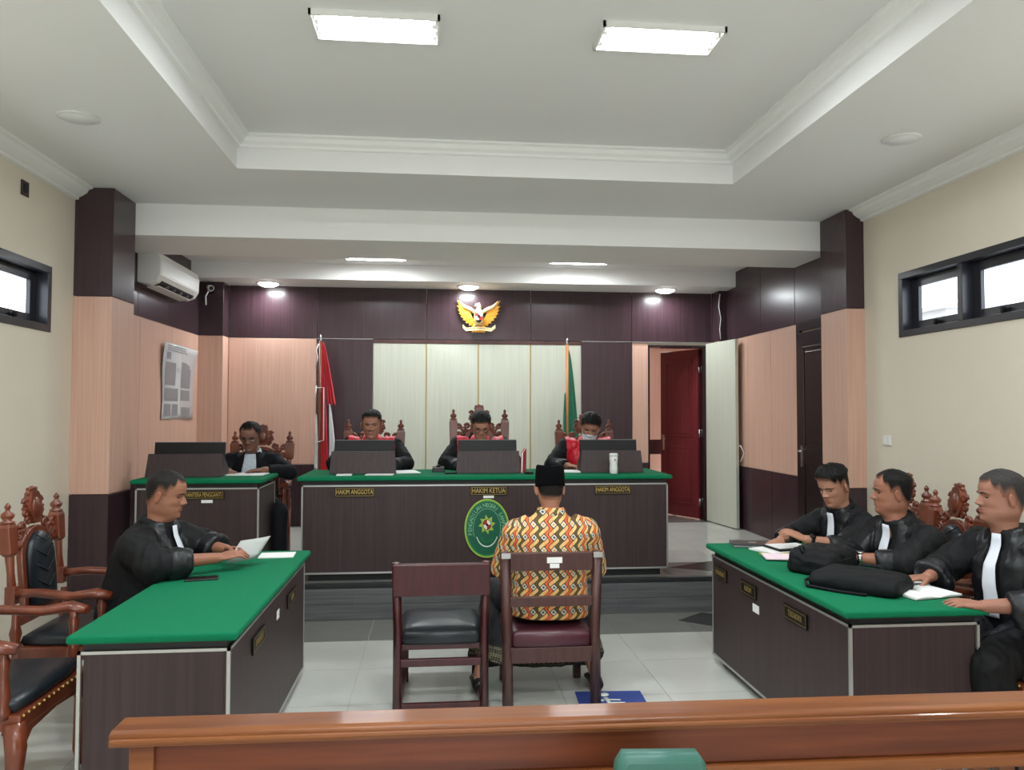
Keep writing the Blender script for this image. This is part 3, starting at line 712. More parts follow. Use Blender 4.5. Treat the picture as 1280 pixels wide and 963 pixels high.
t = thing('wooden_chair', 'brown wooden chair with maroon seat under the man in the black cap', 'chair', (.64, 4.48, 0)); M_ = 'walnut_paint'
for s in (-1, 1):
    MB().tube([(s*.243, -.27, 0), (s*.243, -.24, .40), (s*.258, -.25, .85)], .030, 4, up=(1, 0, 0)).build('leg', M_, t)
    MB().cbox((s*.225, .215, .20), (.045, .045, .40)).build('leg', M_, t, bevel=.003)
    MB().cbox((s*.232, -.01, .30), (.028, .42, .06)).build('side_rail', M_, t, bevel=.003)
MB().cbox((0, -.25, .795), (.46, .028, .10)).build('top_rail', M_, t, bevel=.005)
MB().cbox((0, -.245, .575), (.46, .026, .055)).build('middle_rail', M_, t, bevel=.004)
MB().cbox((0, -.245, .285), (.46, .028, .085)).build('seat_rail', M_, t, bevel=.004)
MB().cbox((0, .22, .29), (.42, .028, .07)).build('seat_rail', M_, t, bevel=.004)
MB().loft([sr(.98, .325), sr(1.02, .34), sr(1.02, .39), sr(.97, .41), sr(.75, .418)]).build('seat_cushion', 'leather_maroon', t)
for s in (-1, 1): MB().cbox((s*.255, -.2785, .832), (.05, .004, .03)).build('corner_cap', 'aluminium', t)
sticker('white sticker high on the back of the brown wooden chair', (.655, 4.2155, .803), .085, .032, FY)
sticker('white sticker lower on the back of the brown wooden chair', (.655, 4.2155, .772), .052, .024, FY)

# ------------------------------------------------------------------ public rail in front
rl = thing('wooden_rail', 'varnished wooden rail with carved top in the foreground', 'railing', (1.0, 2.0, 0), -.0155)
x0, x1 = -1.785, 2.4
MB().prism([(-.055, .803), (.055, .803), (.055, .835), (.04, .840), (-.04, .840), (-.053, .833)], x0, x1, 'x').build('top_board', 'rail_wood', rl, bevel=.004)
MB().box(x0+.004, x1, -.064, -.045, .811, .825).build('top_moulding', 'rail_wood', rl, bevel=.006)
MB().box(x0+.09, x1, -.018, .018, .70, .803).build('upper_panel', 'rail_panel', rl, bevel=.003)
MB().box(x0+.06, x1, -.035, .035, .665, .70).build('middle_rail', 'rail_wood', rl, bevel=.006)
MB().box(x0+.06, x1, -.03, .03, .08, .14).build('bottom_rail', 'rail_wood', rl, bevel=.005)
for x in (x0+.07, x1-.05): MB().box(x-.03, x+.03, -.032, .032, 0, .803).build('post', 'rail_wood', rl, bevel=.004)
bal = MB().box(-.022, .022, -.012, .012, .14, .665).mesh('baluster', 'rail_wood')
k = x0+.16
while k < x1-.1:
    o = bpy.data.objects.new('baluster', bal); COL.objects.link(o); o.parent = rl; o.location = (k, 0, 0); k += .075
# green chair before the rail
t = thing('padded_chair', 'green padded chair back peeking up before the wooden rail', 'chair', (.50, 1.44, 0))
rings = []
for y, k in ((.235, .9), (.245, 1), (.275, 1), (.287, .9)):
    rings.append([(k*.5*w, y-.02*(z-.6), .70+(z-.70)*k) for w, z in [(-.40, .52), (-.40, .60), (-.23, .70), (-.20, .845), (-.17, .868), (.17, .862), (.20, .84), (.23, .70), (.40, .60), (.40, .52), (.3, .49), (-.3, .49)]])
MB().loft(rings).build('backrest', 'vinyl_green', t)
MB().prism([(-.2, -.2), (.2, -.2), (.21, .2), (-.21, .2)], .41, .47, 'z').build('seat', 'vinyl_green', t, bevel=.02)
for s in (-1, 1):
    MB().tube([(s*.2, -.22, 0), (s*.2, -.2, .40), (s*.2, .19, .40), (s*.2, .24, .65)], .011, 8).build('side_frame', 'metal', t)
    MB().tube([(s*.2, .22, 0), (s*.2, .16, .40)], .011, 8).build('leg', 'metal', t)
# ------------------------------------------------------------------ people
HEAD = np.array([  # z, front y, back y, half width, squareness of the front
 (-.13, .034, -.070, .052, 1), (-.09, .036, -.066, .053, 1), (-.05, .041, -.064, .0545, 1), (-.022, .050, -.064, .054, 1), (-.006, .068, -.065, .052, .98),
 (.004, .080, -.067, .051, .97), (.014, .085, -.069, .053, .96), (.03, .0845, -.073, .059, .95), (.05, .086, -.080, .0645, .95), (.075, .085, -.087, .0695, .95),
 (.10, .0845, -.094, .0725, .94), (.12, .083, -.099, .0745, .93), (.135, .0865, -.101, .0755, .93), (.155, .086, -.102, .0765, .93), (.175, .080, -.098, .0735, .94),
 (.195, .066, -.085, .064, .95), (.21, .048, -.067, .050, 1), (.221, .025, -.044, .032, 1), (.2275, -.004, -.016, .006, 1)])
def gauss(x, z, cx, cz, sx, sz): return np.exp(-((x-cx)/sx)**2-((z-cz)/sz)**2)
def head_grid(nz=92, na=104, nose=1.0, jaw=1.0, fat=0.0):
    zs = np.concatenate([np.linspace(-.13, 0, 16, endpoint=False), np.linspace(0, .14, 50, endpoint=False), np.linspace(.14, .2275, nz-66)])
    zk = HEAD[:, 0]
    def sm(c):
        d = np.interp(np.linspace(-.13, .2275, 400), zk, HEAD[:, c]); k = np.hanning(13); k /= k.sum()
        e = np.convolve(np.pad(d, 6, 'edge'), k, 'valid'); e[-9:] = d[-9:]
        return np.interp(zs, np.linspace(-.13, .2275, 400), e)
    F, Bk, Wd, E = sm(1), sm(2), sm(3), sm(4)
    Wd = Wd*(1+(jaw-1)*np.exp(-((zs-.03)/.03)**2))+fat*np.exp(-((zs-.04)/.045)**2)
    t = np.linspace(0, 2*np.pi, na, endpoint=False); a = t-.45*np.sin(t)
    Z, A = np.meshgrid(zs, a, indexing='ij'); yc = -.006
    s, c = np.sin(A), np.cos(A)
    front = c > 0
    X = Wd[:, None]*np.sign(s)*np.abs(s)**np.where(front, E[:, None], .92)
    Y = np.where(front, yc+(F[:, None]-yc)*np.abs(c)**np.where(front, .92, 1), yc-(yc-Bk[:, None])*np.abs(c)**.95)
    m = smoothstep((Y-.0)/.03)
    hN = np.interp(Z, [.066, .0735, .079, .087, .104, .117, .126], [0, .008, .019, .025, .014, .004, 0])*nose
    sN = np.interp(Z, [.07, .08, .088, .105, .12], [.015, .0135, .0115, .0085, .009])
    d = hN*np.exp(-(X/sN)**2)
    for q in (-1, 1):
        d += .0075*gauss(X, Z, q*.0155, .0815, .006, .0065)*nose
        d += -.0110*gauss(X, Z, q*.031, .1135, .015, .0095)+.0050*gauss(X, Z, q*.031, .111, .0115, .0065)
        d += .0050*gauss(X, Z, q*.028, .131, .020, .006)+.0035*gauss(X, Z, q*.046, .088, .016, .015)
        d += -.0034*gauss(X, Z, q*.029, .064, .006, .014)-.003*gauss(X, Z, q*.050, .060, .014, .016)
    d += .0045*gauss(X, Z, 0, .0575, .019, .0042)+.0055*gauss(X, Z, 0, .0465, .016, .0048)-.003*gauss(X, Z, 0, .0522, .02, .0018)-.003*gauss(X, Z, 0, .036, .016, .005)
    d += .003*gauss(X, Z, 0, .013, .016, .010)
    Y = Y+d*m
    lips = np.clip(gauss(X, Z, 0, .0573, .0215, .0036)+gauss(X, Z, 0, .0468, .018, .0044), 0, 1)*m
    V = np.stack([X, Y, Z], -1)
    return V, A, lips
def head_surf(V, x, z):
    """front surface point at (x, z)"""
    q = V.reshape(-1, 3); q = q[q[:, 1] > .01]
    w = np.exp(-((q[:, 0]-x)**2+(q[:, 2]-z)**2)/(2*.002**2))+1e-12
    return float((w*q[:, 1]).sum()/w.sum())
def grid_faces(nz, na, keep=None):
    f = []
    for i in range(nz-1):
        for j in range(na):
            k = (j+1) % na
            if keep is None or keep[i, j] or keep[i+1, j] or keep[i, k] or keep[i+1, k]: f.append((i*na+j, i*na+k, (i+1)*na+k, (i+1)*na+j))
    return f
def raw_mesh(name, v, f, mats, tint=None, uv=None):
    me = bpy.data.meshes.new(name); me.from_pydata([tuple(map(float, p)) for p in v], [], f)
    for m in ([mats] if isinstance(mats, str) else mats): me.materials.append(MATS[m])
    me.polygons.foreach_set('use_smooth', [True]*len(me.polygons))
    if tint is not None:
        a = me.color_attributes.new('tint', 'FLOAT_COLOR', 'POINT')
        a.data.foreach_set('color', np.concatenate([tint, np.ones((len(tint), 1))], 1).astype(np.float32).ravel())
    if uv is not None:
        l = me.uv_layers.new(name='cloth'); idx = np.empty(len(me.loops), int); me.loops.foreach_get('vertex_index', idx)
        l.data.foreach_set('uv', uv[idx].astype(np.float32).ravel())
    bm = bmesh.new(); bm.from_mesh(me); loose = [q for q in bm.verts if not q.link_faces]
    if loose: bmesh.ops.delete(bm, geom=loose, context='VERTS')
    bmesh.ops.recalc_face_normals(bm, faces=bm.faces); bm.to_mesh(me); bm.free(); me.update()
    return me
def remesh(mb, voxel, it=4, fac=.5):
    me = mb.mesh('tmp', 'black_matte'); o = bpy.data.objects.new('tmp', me); COL.objects.link(o)
    r = o.modifiers.new('r', 'REMESH'); r.mode = 'VOXEL'; r.voxel_size = voxel
    s = o.modifiers.new('s', 'SMOOTH'); s.factor = fac; s.iterations = it
    dg = bpy.context.evaluated_depsgraph_get(); m2 = bpy.data.meshes.new_from_object(o.evaluated_get(dg))
    v = np.empty(len(m2.vertices)*3); m2.vertices.foreach_get('co', v); f = [tuple(p.vertices) for p in m2.polygons]
    n = np.empty(len(m2.vertices)*3); m2.vertices.foreach_get('normal', n)
    bpy.data.objects.remove(o); bpy.data.meshes.remove(me); bpy.data.meshes.remove(m2)
    return v.reshape(-1, 3), n.reshape(-1, 3), f
def V3(p): return Vector([float(x) for x in p])
def hand(mb, W, d, n, side, curl=.3, spread=1.0, thumb=.5, k=1.0):
    """W wrist, d finger direction, n palm normal, side +1 right / -1 left"""
    d = V3(d).normalized(); n = V3(n); n = (n-d*n.dot(d)).normalized(); x = d.cross(-n)*side  # x points to the little finger
    W = V3(W)
    def P(a, b, c): return W+x*a*k+d*b*k-n*c*k
    rings = []
    for b, w, t in ((-.02, .026, .02), (0, .027, .019), (.03, .036, .0165), (.065, .041, .0145), (.09, .040, .0125), (.098, .034, .009)):
        rings.append([P(w*math.cos(q)*(1 if abs(math.cos(q)) < .7 else 1), b, t*math.sin(q)) for q in [2*math.pi*i/14 for i in range(14)]])
    mb.loft(rings)
    for i, (bx, L, r) in enumerate(((-.0295, .074, .0088), (-.0100, .083, .0092), (.0100, .077, .0088), (.0285, .060, .0078))):
        p = P(bx, .088, 0); a = math.radians(8+curl*25); sp = math.radians((i-1.5)*5*spread); pts = [P(bx, .07, 0), p]; 
        for j, l in enumerate((.45, .31, .24)):
            dd = d*math.cos(a)*math.cos(sp)+x*math.sin(sp)+n*math.sin(a); p = p+dd.normalized()*L*l*k; pts.append(p); a += curl*math.radians(62 if j == 0 else 45)
        mb.tube(pts, [r*k, r*1.05*k, r*k, r*.92*k, r*.7*k], 8)
        mb.sphere(pts[-1], r*.72*k, 8, 6)
    p = P(-.024, .018, -.004); dd = (d*.72-x*.62+n*.25*thumb); pts = [p]
    for j, l in enumerate((.042, .034, .028)):
        p = p+dd.normalized()*l*k; pts.append(p); dd = dd+d*.25+n*.35*thumb+x*.12*thumb
    mb.tube(pts, [.0135*k, .012*k, .0105*k, .008*k], 8); mb.sphere(pts[-1], .0082*k, 8, 6)
def wrinkle(v, n, amp, sc, seed, keepz=None):
    out = v.copy()
    for i in range(len(v)):
        p = Vector((v[i, 0]*sc[0]+seed, v[i, 1]*sc[1], v[i, 2]*sc[2]))
        a = noise.noise(p); b = noise.noise(p*2.3+Vector((5, 3, 1)))
        out[i] += n[i]*amp*((1-abs(a)*2.2)*.7+b*.45)
    return out
def ring(c, lat, fr, w, d, n=20, sq=.85):
    return [c+lat*w*math.copysign(abs(math.cos(t))**sq, math.cos(t))+fr*d*math.copysign(abs(math.sin(t))**sq, math.sin(t)) for t in [2*math.pi*k/n for k in range(n)]]
def lerp(a, b, t): return a+(b-a)*t
SKINS = {'tan': rgb(156, 109, 90), 'brown': rgb(130, 90, 75), 'warm': rgb(152, 102, 81), 'light': rgb(172, 124, 102)}
def person(label, S):
    """S: pelvis, neck, head (joint), yaw/pitch/roll of the head, shoulders sh{L,R}, elbow, wrist, hands; knees and feet; outfit"""
    base = V3(S['root'])
    J = {k: V3(v) for k, v in S['J'].items()}
    P, N = J['pelvis'], J['neck']; lat = (J['shR']-J['shL']).normalized(); sp = (N-P).normalized(); fr = sp.cross(lat).normalized(); lat = fr.cross(sp).normalized()
    bulk = S.get('bulk', 1.0); skin = np.array(SKINS[S.get('skin', 'tan')][:3]); vox = S.get('vox', .0055); L = (N-P).length
    # ---- head
    V, A, lips = head_grid(nose=S.get('nose', 1), jaw=S.get('jaw', 1), fat=S.get('fat', 0)); nz, na = V.shape[:2]
    Rh = rot(S['yaw'], -S.get('pitch', 0), S.get('roll', 0)); hs = S.get('hs', 1.0); hp = J['head']
    Rn = np.array(Rh)
    def H(q):
        q = np.asarray(q, float)-np.array((0, -.012, 0)); z = q[..., 2:3]
        w = smoothstep((z+.10)/.10) if S.get('bend', True) else 1   # the neck base stays with the body
        up = np.array((0., 0., 1.))
        a = q @ Rn.T; b = q @ np.array(rot(S['yaw'])).T
        return (a*w+b*(1-w))*hs+np.array(hp)
    hv = H(V.reshape(-1, 3)); hf = grid_faces(nz, na); top = len(hv); hv = np.vstack([hv, H(np.array([[0, -.010, .2285]]))])
    hf += [((nz-1)*na+j, (nz-1)*na+(j+1) % na, top) for j in range(na)]
    lc = lips.reshape(-1, 1); tint = skin[None]*(1-lc*np.array([[.20, .46, .40]]))
    st = S.get('stubble', 0)
    if st:
        q = V.reshape(-1, 3); b = st*smoothstep((.07-q[:, 2])/.02)*smoothstep((q[:, 1]+.02)/.04)*(q[:, 2] > -.01); tint = tint*(1-.35*b[:, None])
    tint = np.vstack([tint, skin[None]])
    parts_v, parts_f, parts_t = [hv], list(hf), [tint]; off = len(hv)
    for s in (-1, 1):   # ears
        e = MB(); Re = rot(-s*30, 0, 0) @ rot(0, -12, 0); rr = []
        for i in range(9):
            p = math.pi*i/8; ring_ = []
            for k in range(14):
                th = 2*math.pi*k/14; q = Vector((s*.0085*math.cos(p) if i < 5 else s*.0085*math.cos(p), .0175*math.sin(p)*math.cos(th)+.000, .031*math.sin(p)*math.sin(th)+(.004 if math.sin(th) > 0 else 0)*math.sin(p)))
                if i < 3: q.x -= s*.0065*(1-i/3)
                ring_.append(Vector((s*.080, -.012, .098))+Re @ q)
            rr.append(ring_)
        e.loft(rr); ev = H(np.array([tuple(p) for p in e.v])); parts_v.append(ev); parts_f += [tuple(i+off for i in f) for f in e.f]; off += len(ev); parts_t.append(np.repeat(skin[None]*np.array([[1, .93, .9]]), len(ev), 0))
    # ---- body under the clothes, with arms and hands in one skin
    b = MB(); prof = [(-.05, .12, .10), (.1, .15, .11), (.35, .14, .105), (.6, .15, .105), (.8, .15, .095), (.93, .12, .075), (1.0, .06, .055), (1.12, .05, .05)]
    b.loft([ring(P+sp*L*t, lat, fr, w, d, 16) for t, w, d in prof])
    for q, s in (('L', -1), ('R', 1)):
        sh, el, wr = J['sh'+q], J['el'+q], J['wr'+q]
        b.tube([lerp(sh, N, .35), sh, lerp(sh, el, .5), el, lerp(el, wr, .35), wr, wr+(wr-el).normalized()*.012], [.05, .052, .046, .04, .041, .0285, .027], 12); b.sphere(sh, .05); b.sphere(el, .041)
        h = S['hand'+q]; hand(b, wr, h[0], h[1], s, *(h[2] if len(h) > 2 else ()))
        hip = P+lat*s*.09+Vector((0, 0, -.01)); kn, ft = J['kn'+q], J['ft'+q]
        b.tube([hip, lerp(hip, kn, .5), kn], [.075, .068, .05], 10); b.tube([kn, lerp(kn, ft, .35), ft+Vector((0, 0, .06))], [.05, .048, .032], 10); b.sphere(kn, .052)
        fd = V3(S['footdir']) if S.get('footdir') else (kn-hip); fd.z = 0; fd.normalize(); b.tube([ft+Vector((0, 0, .05))-fd*.03, ft+fd*.07+Vector((0, 0, .03)), ft+fd*.15+Vector((0, 0, .02))], [.03, .03, .018], 8)
    bv, bn, bf = remesh(b, vox, 3, .4)
    parts_v.append(bv); parts_f += [tuple(i+off for i in f) for f in bf]; parts_t.append(np.repeat(skin[None]*np.array([[1.0, .97, .95]]), len(bv), 0))
    me = raw_mesh('person', np.vstack(parts_v)-np.array(base), parts_f, 'skin', np.vstack(parts_t))
    body = bpy.data.objects.new('person', me); COL.objects.link(body); body.location = base; tag(body, label, 'person', S.get('group'))
    def child(name, me, par=body):
        o = bpy.data.objects.new(name, me); COL.objects.link(o); o.parent = par; return o
    def hmesh(mb): return [tuple(p) for p in (H(np.array([tuple(p) for p in mb.v]))-np.array(base))]
    def hchild(name, mb, m):
        mb.v = hmesh(mb); o = mb.build(name, m, body); return o
    # ---- hair
    hr = S.get('hair')
    if hr:
        q = V.reshape(-1, 3); ang = np.degrees(np.abs(np.arctan2(q[:, 0], q[:, 1]+.006))); hl = hr.get('line', .188)
        zl = np.interp(ang, [0, 22, 36, 50, 62, 72, 84, 100, 112, 130, 150, 180], [hl, hl-.002, hl+hr.get('temple', .0), hl-.028, .150, .112, .128, .132, .088, .052, .046, .046])
        m = smoothstep((q[:, 2]-zl+.003)/.012); topw = smoothstep((q[:, 2]-.150)/.035)
        th = m*(hr.get('side', .004)+(hr.get('top', .012)-hr.get('side', .004))*topw)
        nn = np.array([noise.noise(Vector((p[0]*70, p[1]*70, p[2]*40)))+.6*noise.noise(Vector((p[0]*170, p[1]*170, p[2]*60))) for p in q])
        th = th*(1+.30*nn); dirv = q-np.array((0, -.012, .11)); dirv /= np.linalg.norm(dirv, axis=1)[:, None]
        if hr.get('quiff'): th = th+hr['quiff']*gauss(q[:, 0], q[:, 2], 0, .205, .05, .03)*(q[:, 1] > 0)
        hq = q+dirv*th[:, None]; keep = (m > .02).reshape(nz, na)
        hf2 = grid_faces(nz, na, keep); hv2 = np.vstack([H(hq), H(np.array([[0, -.010, .2285+hr.get('top', .012)]]))])-np.array(base)
        hf2 += [((nz-1)*na+j, (nz-1)*na+(j+1) % na, len(q)) for j in range(na)]
        fw = np.interp(ang, [0, 40, 75, 180], [.008, .010, 1, 1])*np.where(ang > 40, hr.get('fade', .02), 1); fw = np.where(ang <= 40, .009, np.maximum(.009, hr.get('fade', .02)*smoothstep((ang-40)/30)))
        fade = smoothstep((q[:, 2]-zl-hr.get('fade0', 0)*(ang > 60))/fw); hc = np.array(hr.get('col', rgb(13, 12, 12))[:3])
        tn = skin[None]*(1-fade[:, None])*.8+hc[None]*fade[:, None]; tn = np.vstack([tn, hc[None]])
        child('hair', raw_mesh('hair', hv2, hf2, 'hair', tn))
    # ---- face details
    op = S.get('eyes', .0022)
    for s in (-1, 1):
        mb = MB(); rows = []
        for k in range(9):
            x = .013+k*.0042; z = .1285+.006*math.sin(k/8*math.pi*.85)-.0035*(k/8)**2; hw = .0042*(1-.5*k/8)
            rows.append([(s*x, head_surf(V, s*x, z-hw)+.0005, z-hw), (s*x, head_surf(V, s*x, z)+.0035, z), (s*x, head_surf(V, s*x, z+hw)+.0005, z+hw)])
        mb.loft(rows, False, True, False); hchild('eyebrow', mb, 'brow_black')
        mb = MB(); y = head_surf(V, s*.031, .1105); ez = .1105
        mb.sphere((s*.031, y-.0022, ez), (.0125, .0045, max(op, .0012)), 12, 8); eo = hchild('eye', mb, 'eye_white' if op > .003 else 'eye_dark')
        if op > .003:
            mb = MB(); mb.sphere((s*.031+S.get('gaze', 0)*.004, y+.0008, ez), (.0052, .0026, op*.95), 10, 6); mb.v = hmesh(mb); mb.build('iris', 'eye_dark', eo)
        mb = MB(); pts = []
        for k in range(8):
            x = .0185+k*.0036; z = ez+op+.0006-((k-3.5)/3.5)**2*(op*.8+.0012); pts.append((s*x, head_surf(V, s*x, z)+.0012, z))
        mb.tube(pts, [.0006, .001, .0013, .0014, .0014, .0014, .0012, .0007], 6); hchild('eyelash', mb, 'brow_black')
    if S.get('moustache'):
        mb = MB(); rows = []
        for k in range(-6, 7):
            x = k*.0036; z = .0665-.004*(abs(k)/6)**2; rows.append([(x, head_surf(V, x, z-.003)+.001, z-.003), (x, head_surf(V, x, z)+.003, z), (x, head_surf(V, x, z+.003)+.001, z+.003)])
        mb.loft(rows, False, True, False); hchild('moustache', mb, 'brow_black')
    if S.get('glasses'):
        mb = MB(); g = thing_child = None
        for s in (-1, 1):
            y = head_surf(V, s*.031, .108)+.014
            lp = [(s*.033+.0225*math.cos(t)*(1 if True else 1), y-.08*abs(.0225*math.cos(t))*(1 if math.cos(t)*s > 0 else 0), .1085+.0155*math.sin(t)) for t in [2*math.pi*k/20 for k in range(21)]]
            mb.tube(lp, .0016, 6); mb.tube([(s*.0555, y-.002, .113), (s*.074, .05, .114), (s*.080, -.01, .116)], .0016, 6)
        mb.tube([(-.0105, y, .112), (0, y+.003, .114), (.0105, y, .112)], .0016, 6)
        go = hchild('glasses', mb, 'glass_frame')
        for s in (-1, 1):
            mb = MB(); c = [(s*.033+.0215*math.cos(t), y-.0005, .1085+.0148*math.sin(t)) for t in [2*math.pi*k/20 for k in range(20)]]
            mb.v = c; mb.f = [tuple(range(20))]; mb.sm = [False]; mb.mi = [0]; mb.v = hmesh(mb); mb.build('lens', 'spectacle_glass', go)
    if S.get('mask'):
        q = V.copy(); X, Y, Z = q[..., 0], q[..., 1], q[..., 2]
        keep = (Z > -.004) & (Z < .098-.35*np.abs(X)) & (Y > .030)
        q[..., 1] += .007+.006*gauss(X, Z, 0, .075, .03, .03); q[..., 0] *= 1.05
        hv3 = H(q.reshape(-1, 3))-np.array(base); child('face_mask', raw_mesh('face_mask', hv3, [f for f in grid_faces(nz, na) if all(keep.reshape(-1)[i] for i in f)], 'mask_white'))
        mb = MB()
        for s in (-1, 1): mb.tube([(s*.06, .042, .075), (s*.076, .01, .105), (s*.082, -.012, .125)], .0015, 5)
        hchild('mask_loop', mb, 'mask_white')
    if S.get('cap'):
        mb = MB(); rings = []
        for z, a, b_, dy in ((.118, .0855, .105, 0), (.125, .0865, .1065, 0), (.20, .083, .103, -.002), (.232, .079, .099, -.004), (.240, .072, .092, -.004), (.236, .05, .07, -.004), (.233, .01, .02, -.004)):
            rings.append([(a*math.cos(t), -.008+dy+b_*math.sin(t), z+(.004*math.cos(2*t) if z > .2 else 0)-(.008*math.sin(t) if z < .13 else 0)) for t in [2*math.pi*k/40 for k in range(40)]])
        mb.loft(rings); hchild('cap', mb, 'velvet_black')
    # ---- garment
    o_ = S['outfit']; g = MB(); gb = bulk
    tp = [(-.12, .185, .15, .0), (.05, .20, .165, .01), (.2, .195, .165, .015), (.4, .188, .160, .015), (.6, .195, .155, .012), (.78, .198, .138, .008), (.88, .185, .115, .0), (.95, .140, .096, -.002), (1.0, .104, .088, .0), (1.05, .080, .078, .004), (1.11, .071, .070, .008)]
    if o_ == 'batik': tp = [(-.10, .20, .155, .0)]+tp[1:]
    g.loft([ring(P+sp*L*t+fr*f_, lat, fr, w*gb, d*gb, 24) for t, w, d, f_ in tp])
    sl = S.get('sleeve', {})
    for q, s in (('L', -1), ('R', 1)):
        sh, el, wr = J['sh'+q], J['el'+q], J['wr'+q]
        if o_ == 'robe': cu = lerp(el, wr, sl.get(q, .55)); fl = [(.075, .075), (.086, .088), (.080, .085), (.076, .082), (.070, .082), (.066, .088)]
        elif o_ == 'suit': cu = lerp(el, wr, .86); fl = [(.07, .07), (.075, .075), (.066, .066), (.062, .062), (.056, .056), (.042, .042)]
        else: cu = lerp(sh, el, 1.0); fl = [(.075, .075), (.084, .084), (.080, .080), (.078, .078), (.076, .076), (.072, .072)]
        if o_ == 'batik': pts = [lerp(sh, N, .45), sh, lerp(sh, el, .3), lerp(sh, el, .55), lerp(sh, el, .8), cu]
        else:
            ax = (el-sh).normalized(); bx = (wr-el).normalized()
            pts = [lerp(sh, N, .45), sh, lerp(sh, el, .5), el, lerp(el, cu, .5), cu]
        if o_ == 'robe': pts = pts[:4]+[pts[4]-Vector((0, 0, .012)), pts[5]-Vector((0, 0, .020))]
        sc_ = S.get('sleevew', 1.0); fl = [(a*gb*sc_, c*gb*sc_) for a, c in fl]
        g.tube(pts, 0, 16, flat=fl); g.sphere(sh, (.086*gb,)*3, 14, 10)
        if o_ != 'batik': g.sphere(el-Vector((0, 0, .004)), (.082*gb*sc_,)*3 if o_ == 'robe' else (.066,)*3, 14, 10)
        if o_ in ('robe', 'suit'):
            hip = P+lat*s*.095; kn, ft = J['kn'+q], J['ft'+q]
            r1, r2, r3 = (.115, .098, .09) if o_ == 'robe' else (.095, .078, .06)
            if o_ == 'robe':
                g.tube([hip, lerp(hip, kn, .5), kn, kn+(kn-hip).normalized()*.03], [r1*1.1, r1, r2, r2*.6], 14); g.sphere(kn, r2)
                g.tube([kn, lerp(kn, ft, .55), lerp(kn, ft, .8)], [r2, r3, r3*1.05], 14)
    gv, gn, gf = remesh(g, S.get('gvox', .010), 4, .5)
    wa = S.get('wrink', .011 if o_ == 'robe' else .005)
    gv = wrinkle(gv, gn, wa, (9, 9, 4.5), S.get('seed', 1)*3.7); gv = wrinkle(gv, gn, wa*.42, (26, 26, 11), S.get('seed', 1)*1.3)
    gm = {'robe': 'robe_black', 'suit': 'suit_black', 'batik': 'batik'}[o_]
    rel = gv-np.array(P); cs = rel @ np.array(sp)/L; cl_ = rel @ np.array(lat); cf = rel @ np.array(fr)
    uv = None
    if o_ == 'batik':
        ac = np.abs(cl_); u = np.where(ac < .2, .2*np.arcsin(np.clip(ac/.24, 0, 1)), .2*math.asin(.2/.24)+(ac-.2)+.9*np.clip(cf, -.1, .4)+.09); u = np.where((ac < .2) & (cf > .05), .55-u, u); uv = np.stack([np.sign(cl_)*u/.049, rel[:, 2]/.068], 1)
    gname = {'robe': 'robe', 'suit': 'jacket', 'batik': 'shirt'}[o_]
    robe = child(gname, raw_mesh(gname, gv-np.array(base), gf, gm, uv=uv))
    bvh = BVHTree.FromPolygons([Vector(p) for p in gv], gf)
    nrm = {}
    def patch(name, mask_v, offs, m):
        f = [q for q in gf if all(mask_v[i] for i in q)]
        if f: return child(name, raw_mesh(name, gv+gn*offs-np.array(base), f, m))
    def drape(name, t0, t1, w0, w1, m, offs=.006, n=14, shift=0, pleat=0, top=None):
        """strip of cloth lying on the chest from spine height t0 down to t1"""
        rows = []
        for i in range(n+1):
            t = lerp(t0, t1, i/n); w = lerp(w0, w1, i/n); row = []
            for j in range(9):
                s = (j/8-.5)*w; o = P+sp*L*t+lat*(s+shift)+fr*.6; h = bvh.ray_cast(o, -fr)[0]
                if h is None: h = P+sp*L*t+lat*(s+shift)+fr*.08
                row.append(h)
            rows.append(row)
        f0 = [max((r[j]-P).dot(fr) for j in range(9)) for r in rows]
        rows = [[p+fr*(f0[i]*.6+.4*(p-P).dot(fr)-(p-P).dot(fr)+offs+(pleat*math.cos(j*math.pi) if pleat else 0)) for j, p in enumerate(r)] for i, r in enumerate(rows)]
        mb = MB(); back = [[p-fr*.004 for p in r] for r in rows]
        mb.loft([r+bk[::-1] for r, bk in zip(rows, back)]); mb.v = [tuple(Vector(p)-base) for p in mb.v]
        return mb.build(name, m, body)
    # collar ring round the neck
    def collar(name, m, z0, z1, r0, r1, gap=0):
        mb = MB(); rings = []
        for zz, rr in ((z0, r0), (z1, r1), (z1+.002, r1-.008), (z0, r0-.012)):
            c = N+sp*zz; rings.append([c+(lat*math.cos(t)*rr*1.0+fr*math.sin(t)*rr*1.05)+sp*(-.018*max(0, math.sin(t))) for t in [2*math.pi*k/28 for k in range(28)]])
        mb.loft(rings); mb.v = [tuple(Vector(p)-base) for p in mb.v]; return mb.build(name, m, body)
    if o_ == 'robe':
        collar('collar', 'robe_black', .02, .058, .082, .074)
        if S.get('judge'):
            patch('red_panel', (np.abs(cl_) > .035) & (np.abs(cl_) < .215) & (cs > .30) & ((cf > .0) | (cs > .80)), .004, 'satin_red')
            drape('bib', 1.06, .55, .06, .085, 'bib_white', .016, pleat=.001)
        else:
            patch('satin_panel', (np.abs(cl_) > .055) & (np.abs(cl_) < .15) & (cs > -.1) & (cf > .03), .003, 'satin_black')
            drape('bib', 1.09, S.get('bib', .42), .050, .085, 'bib_white', .016, pleat=.0012)
        for q in ('L', 'R'):
            if ('el'+q) in J:
                el, wr = J['el'+q], J['wr'+q]; ax = np.array((wr-el).normalized()); ln = (wr-el).length; tt = ((gv-np.array(el)) @ ax)/ln; ds = np.linalg.norm(gv-np.array(el)-np.outer((gv-np.array(el)) @ ax, ax), axis=1)
                e0 = sl.get(q, .55); patch('cuff', (tt > e0-.30) & (tt < e0+.3) & (ds < .14), .003, 'satin_black')
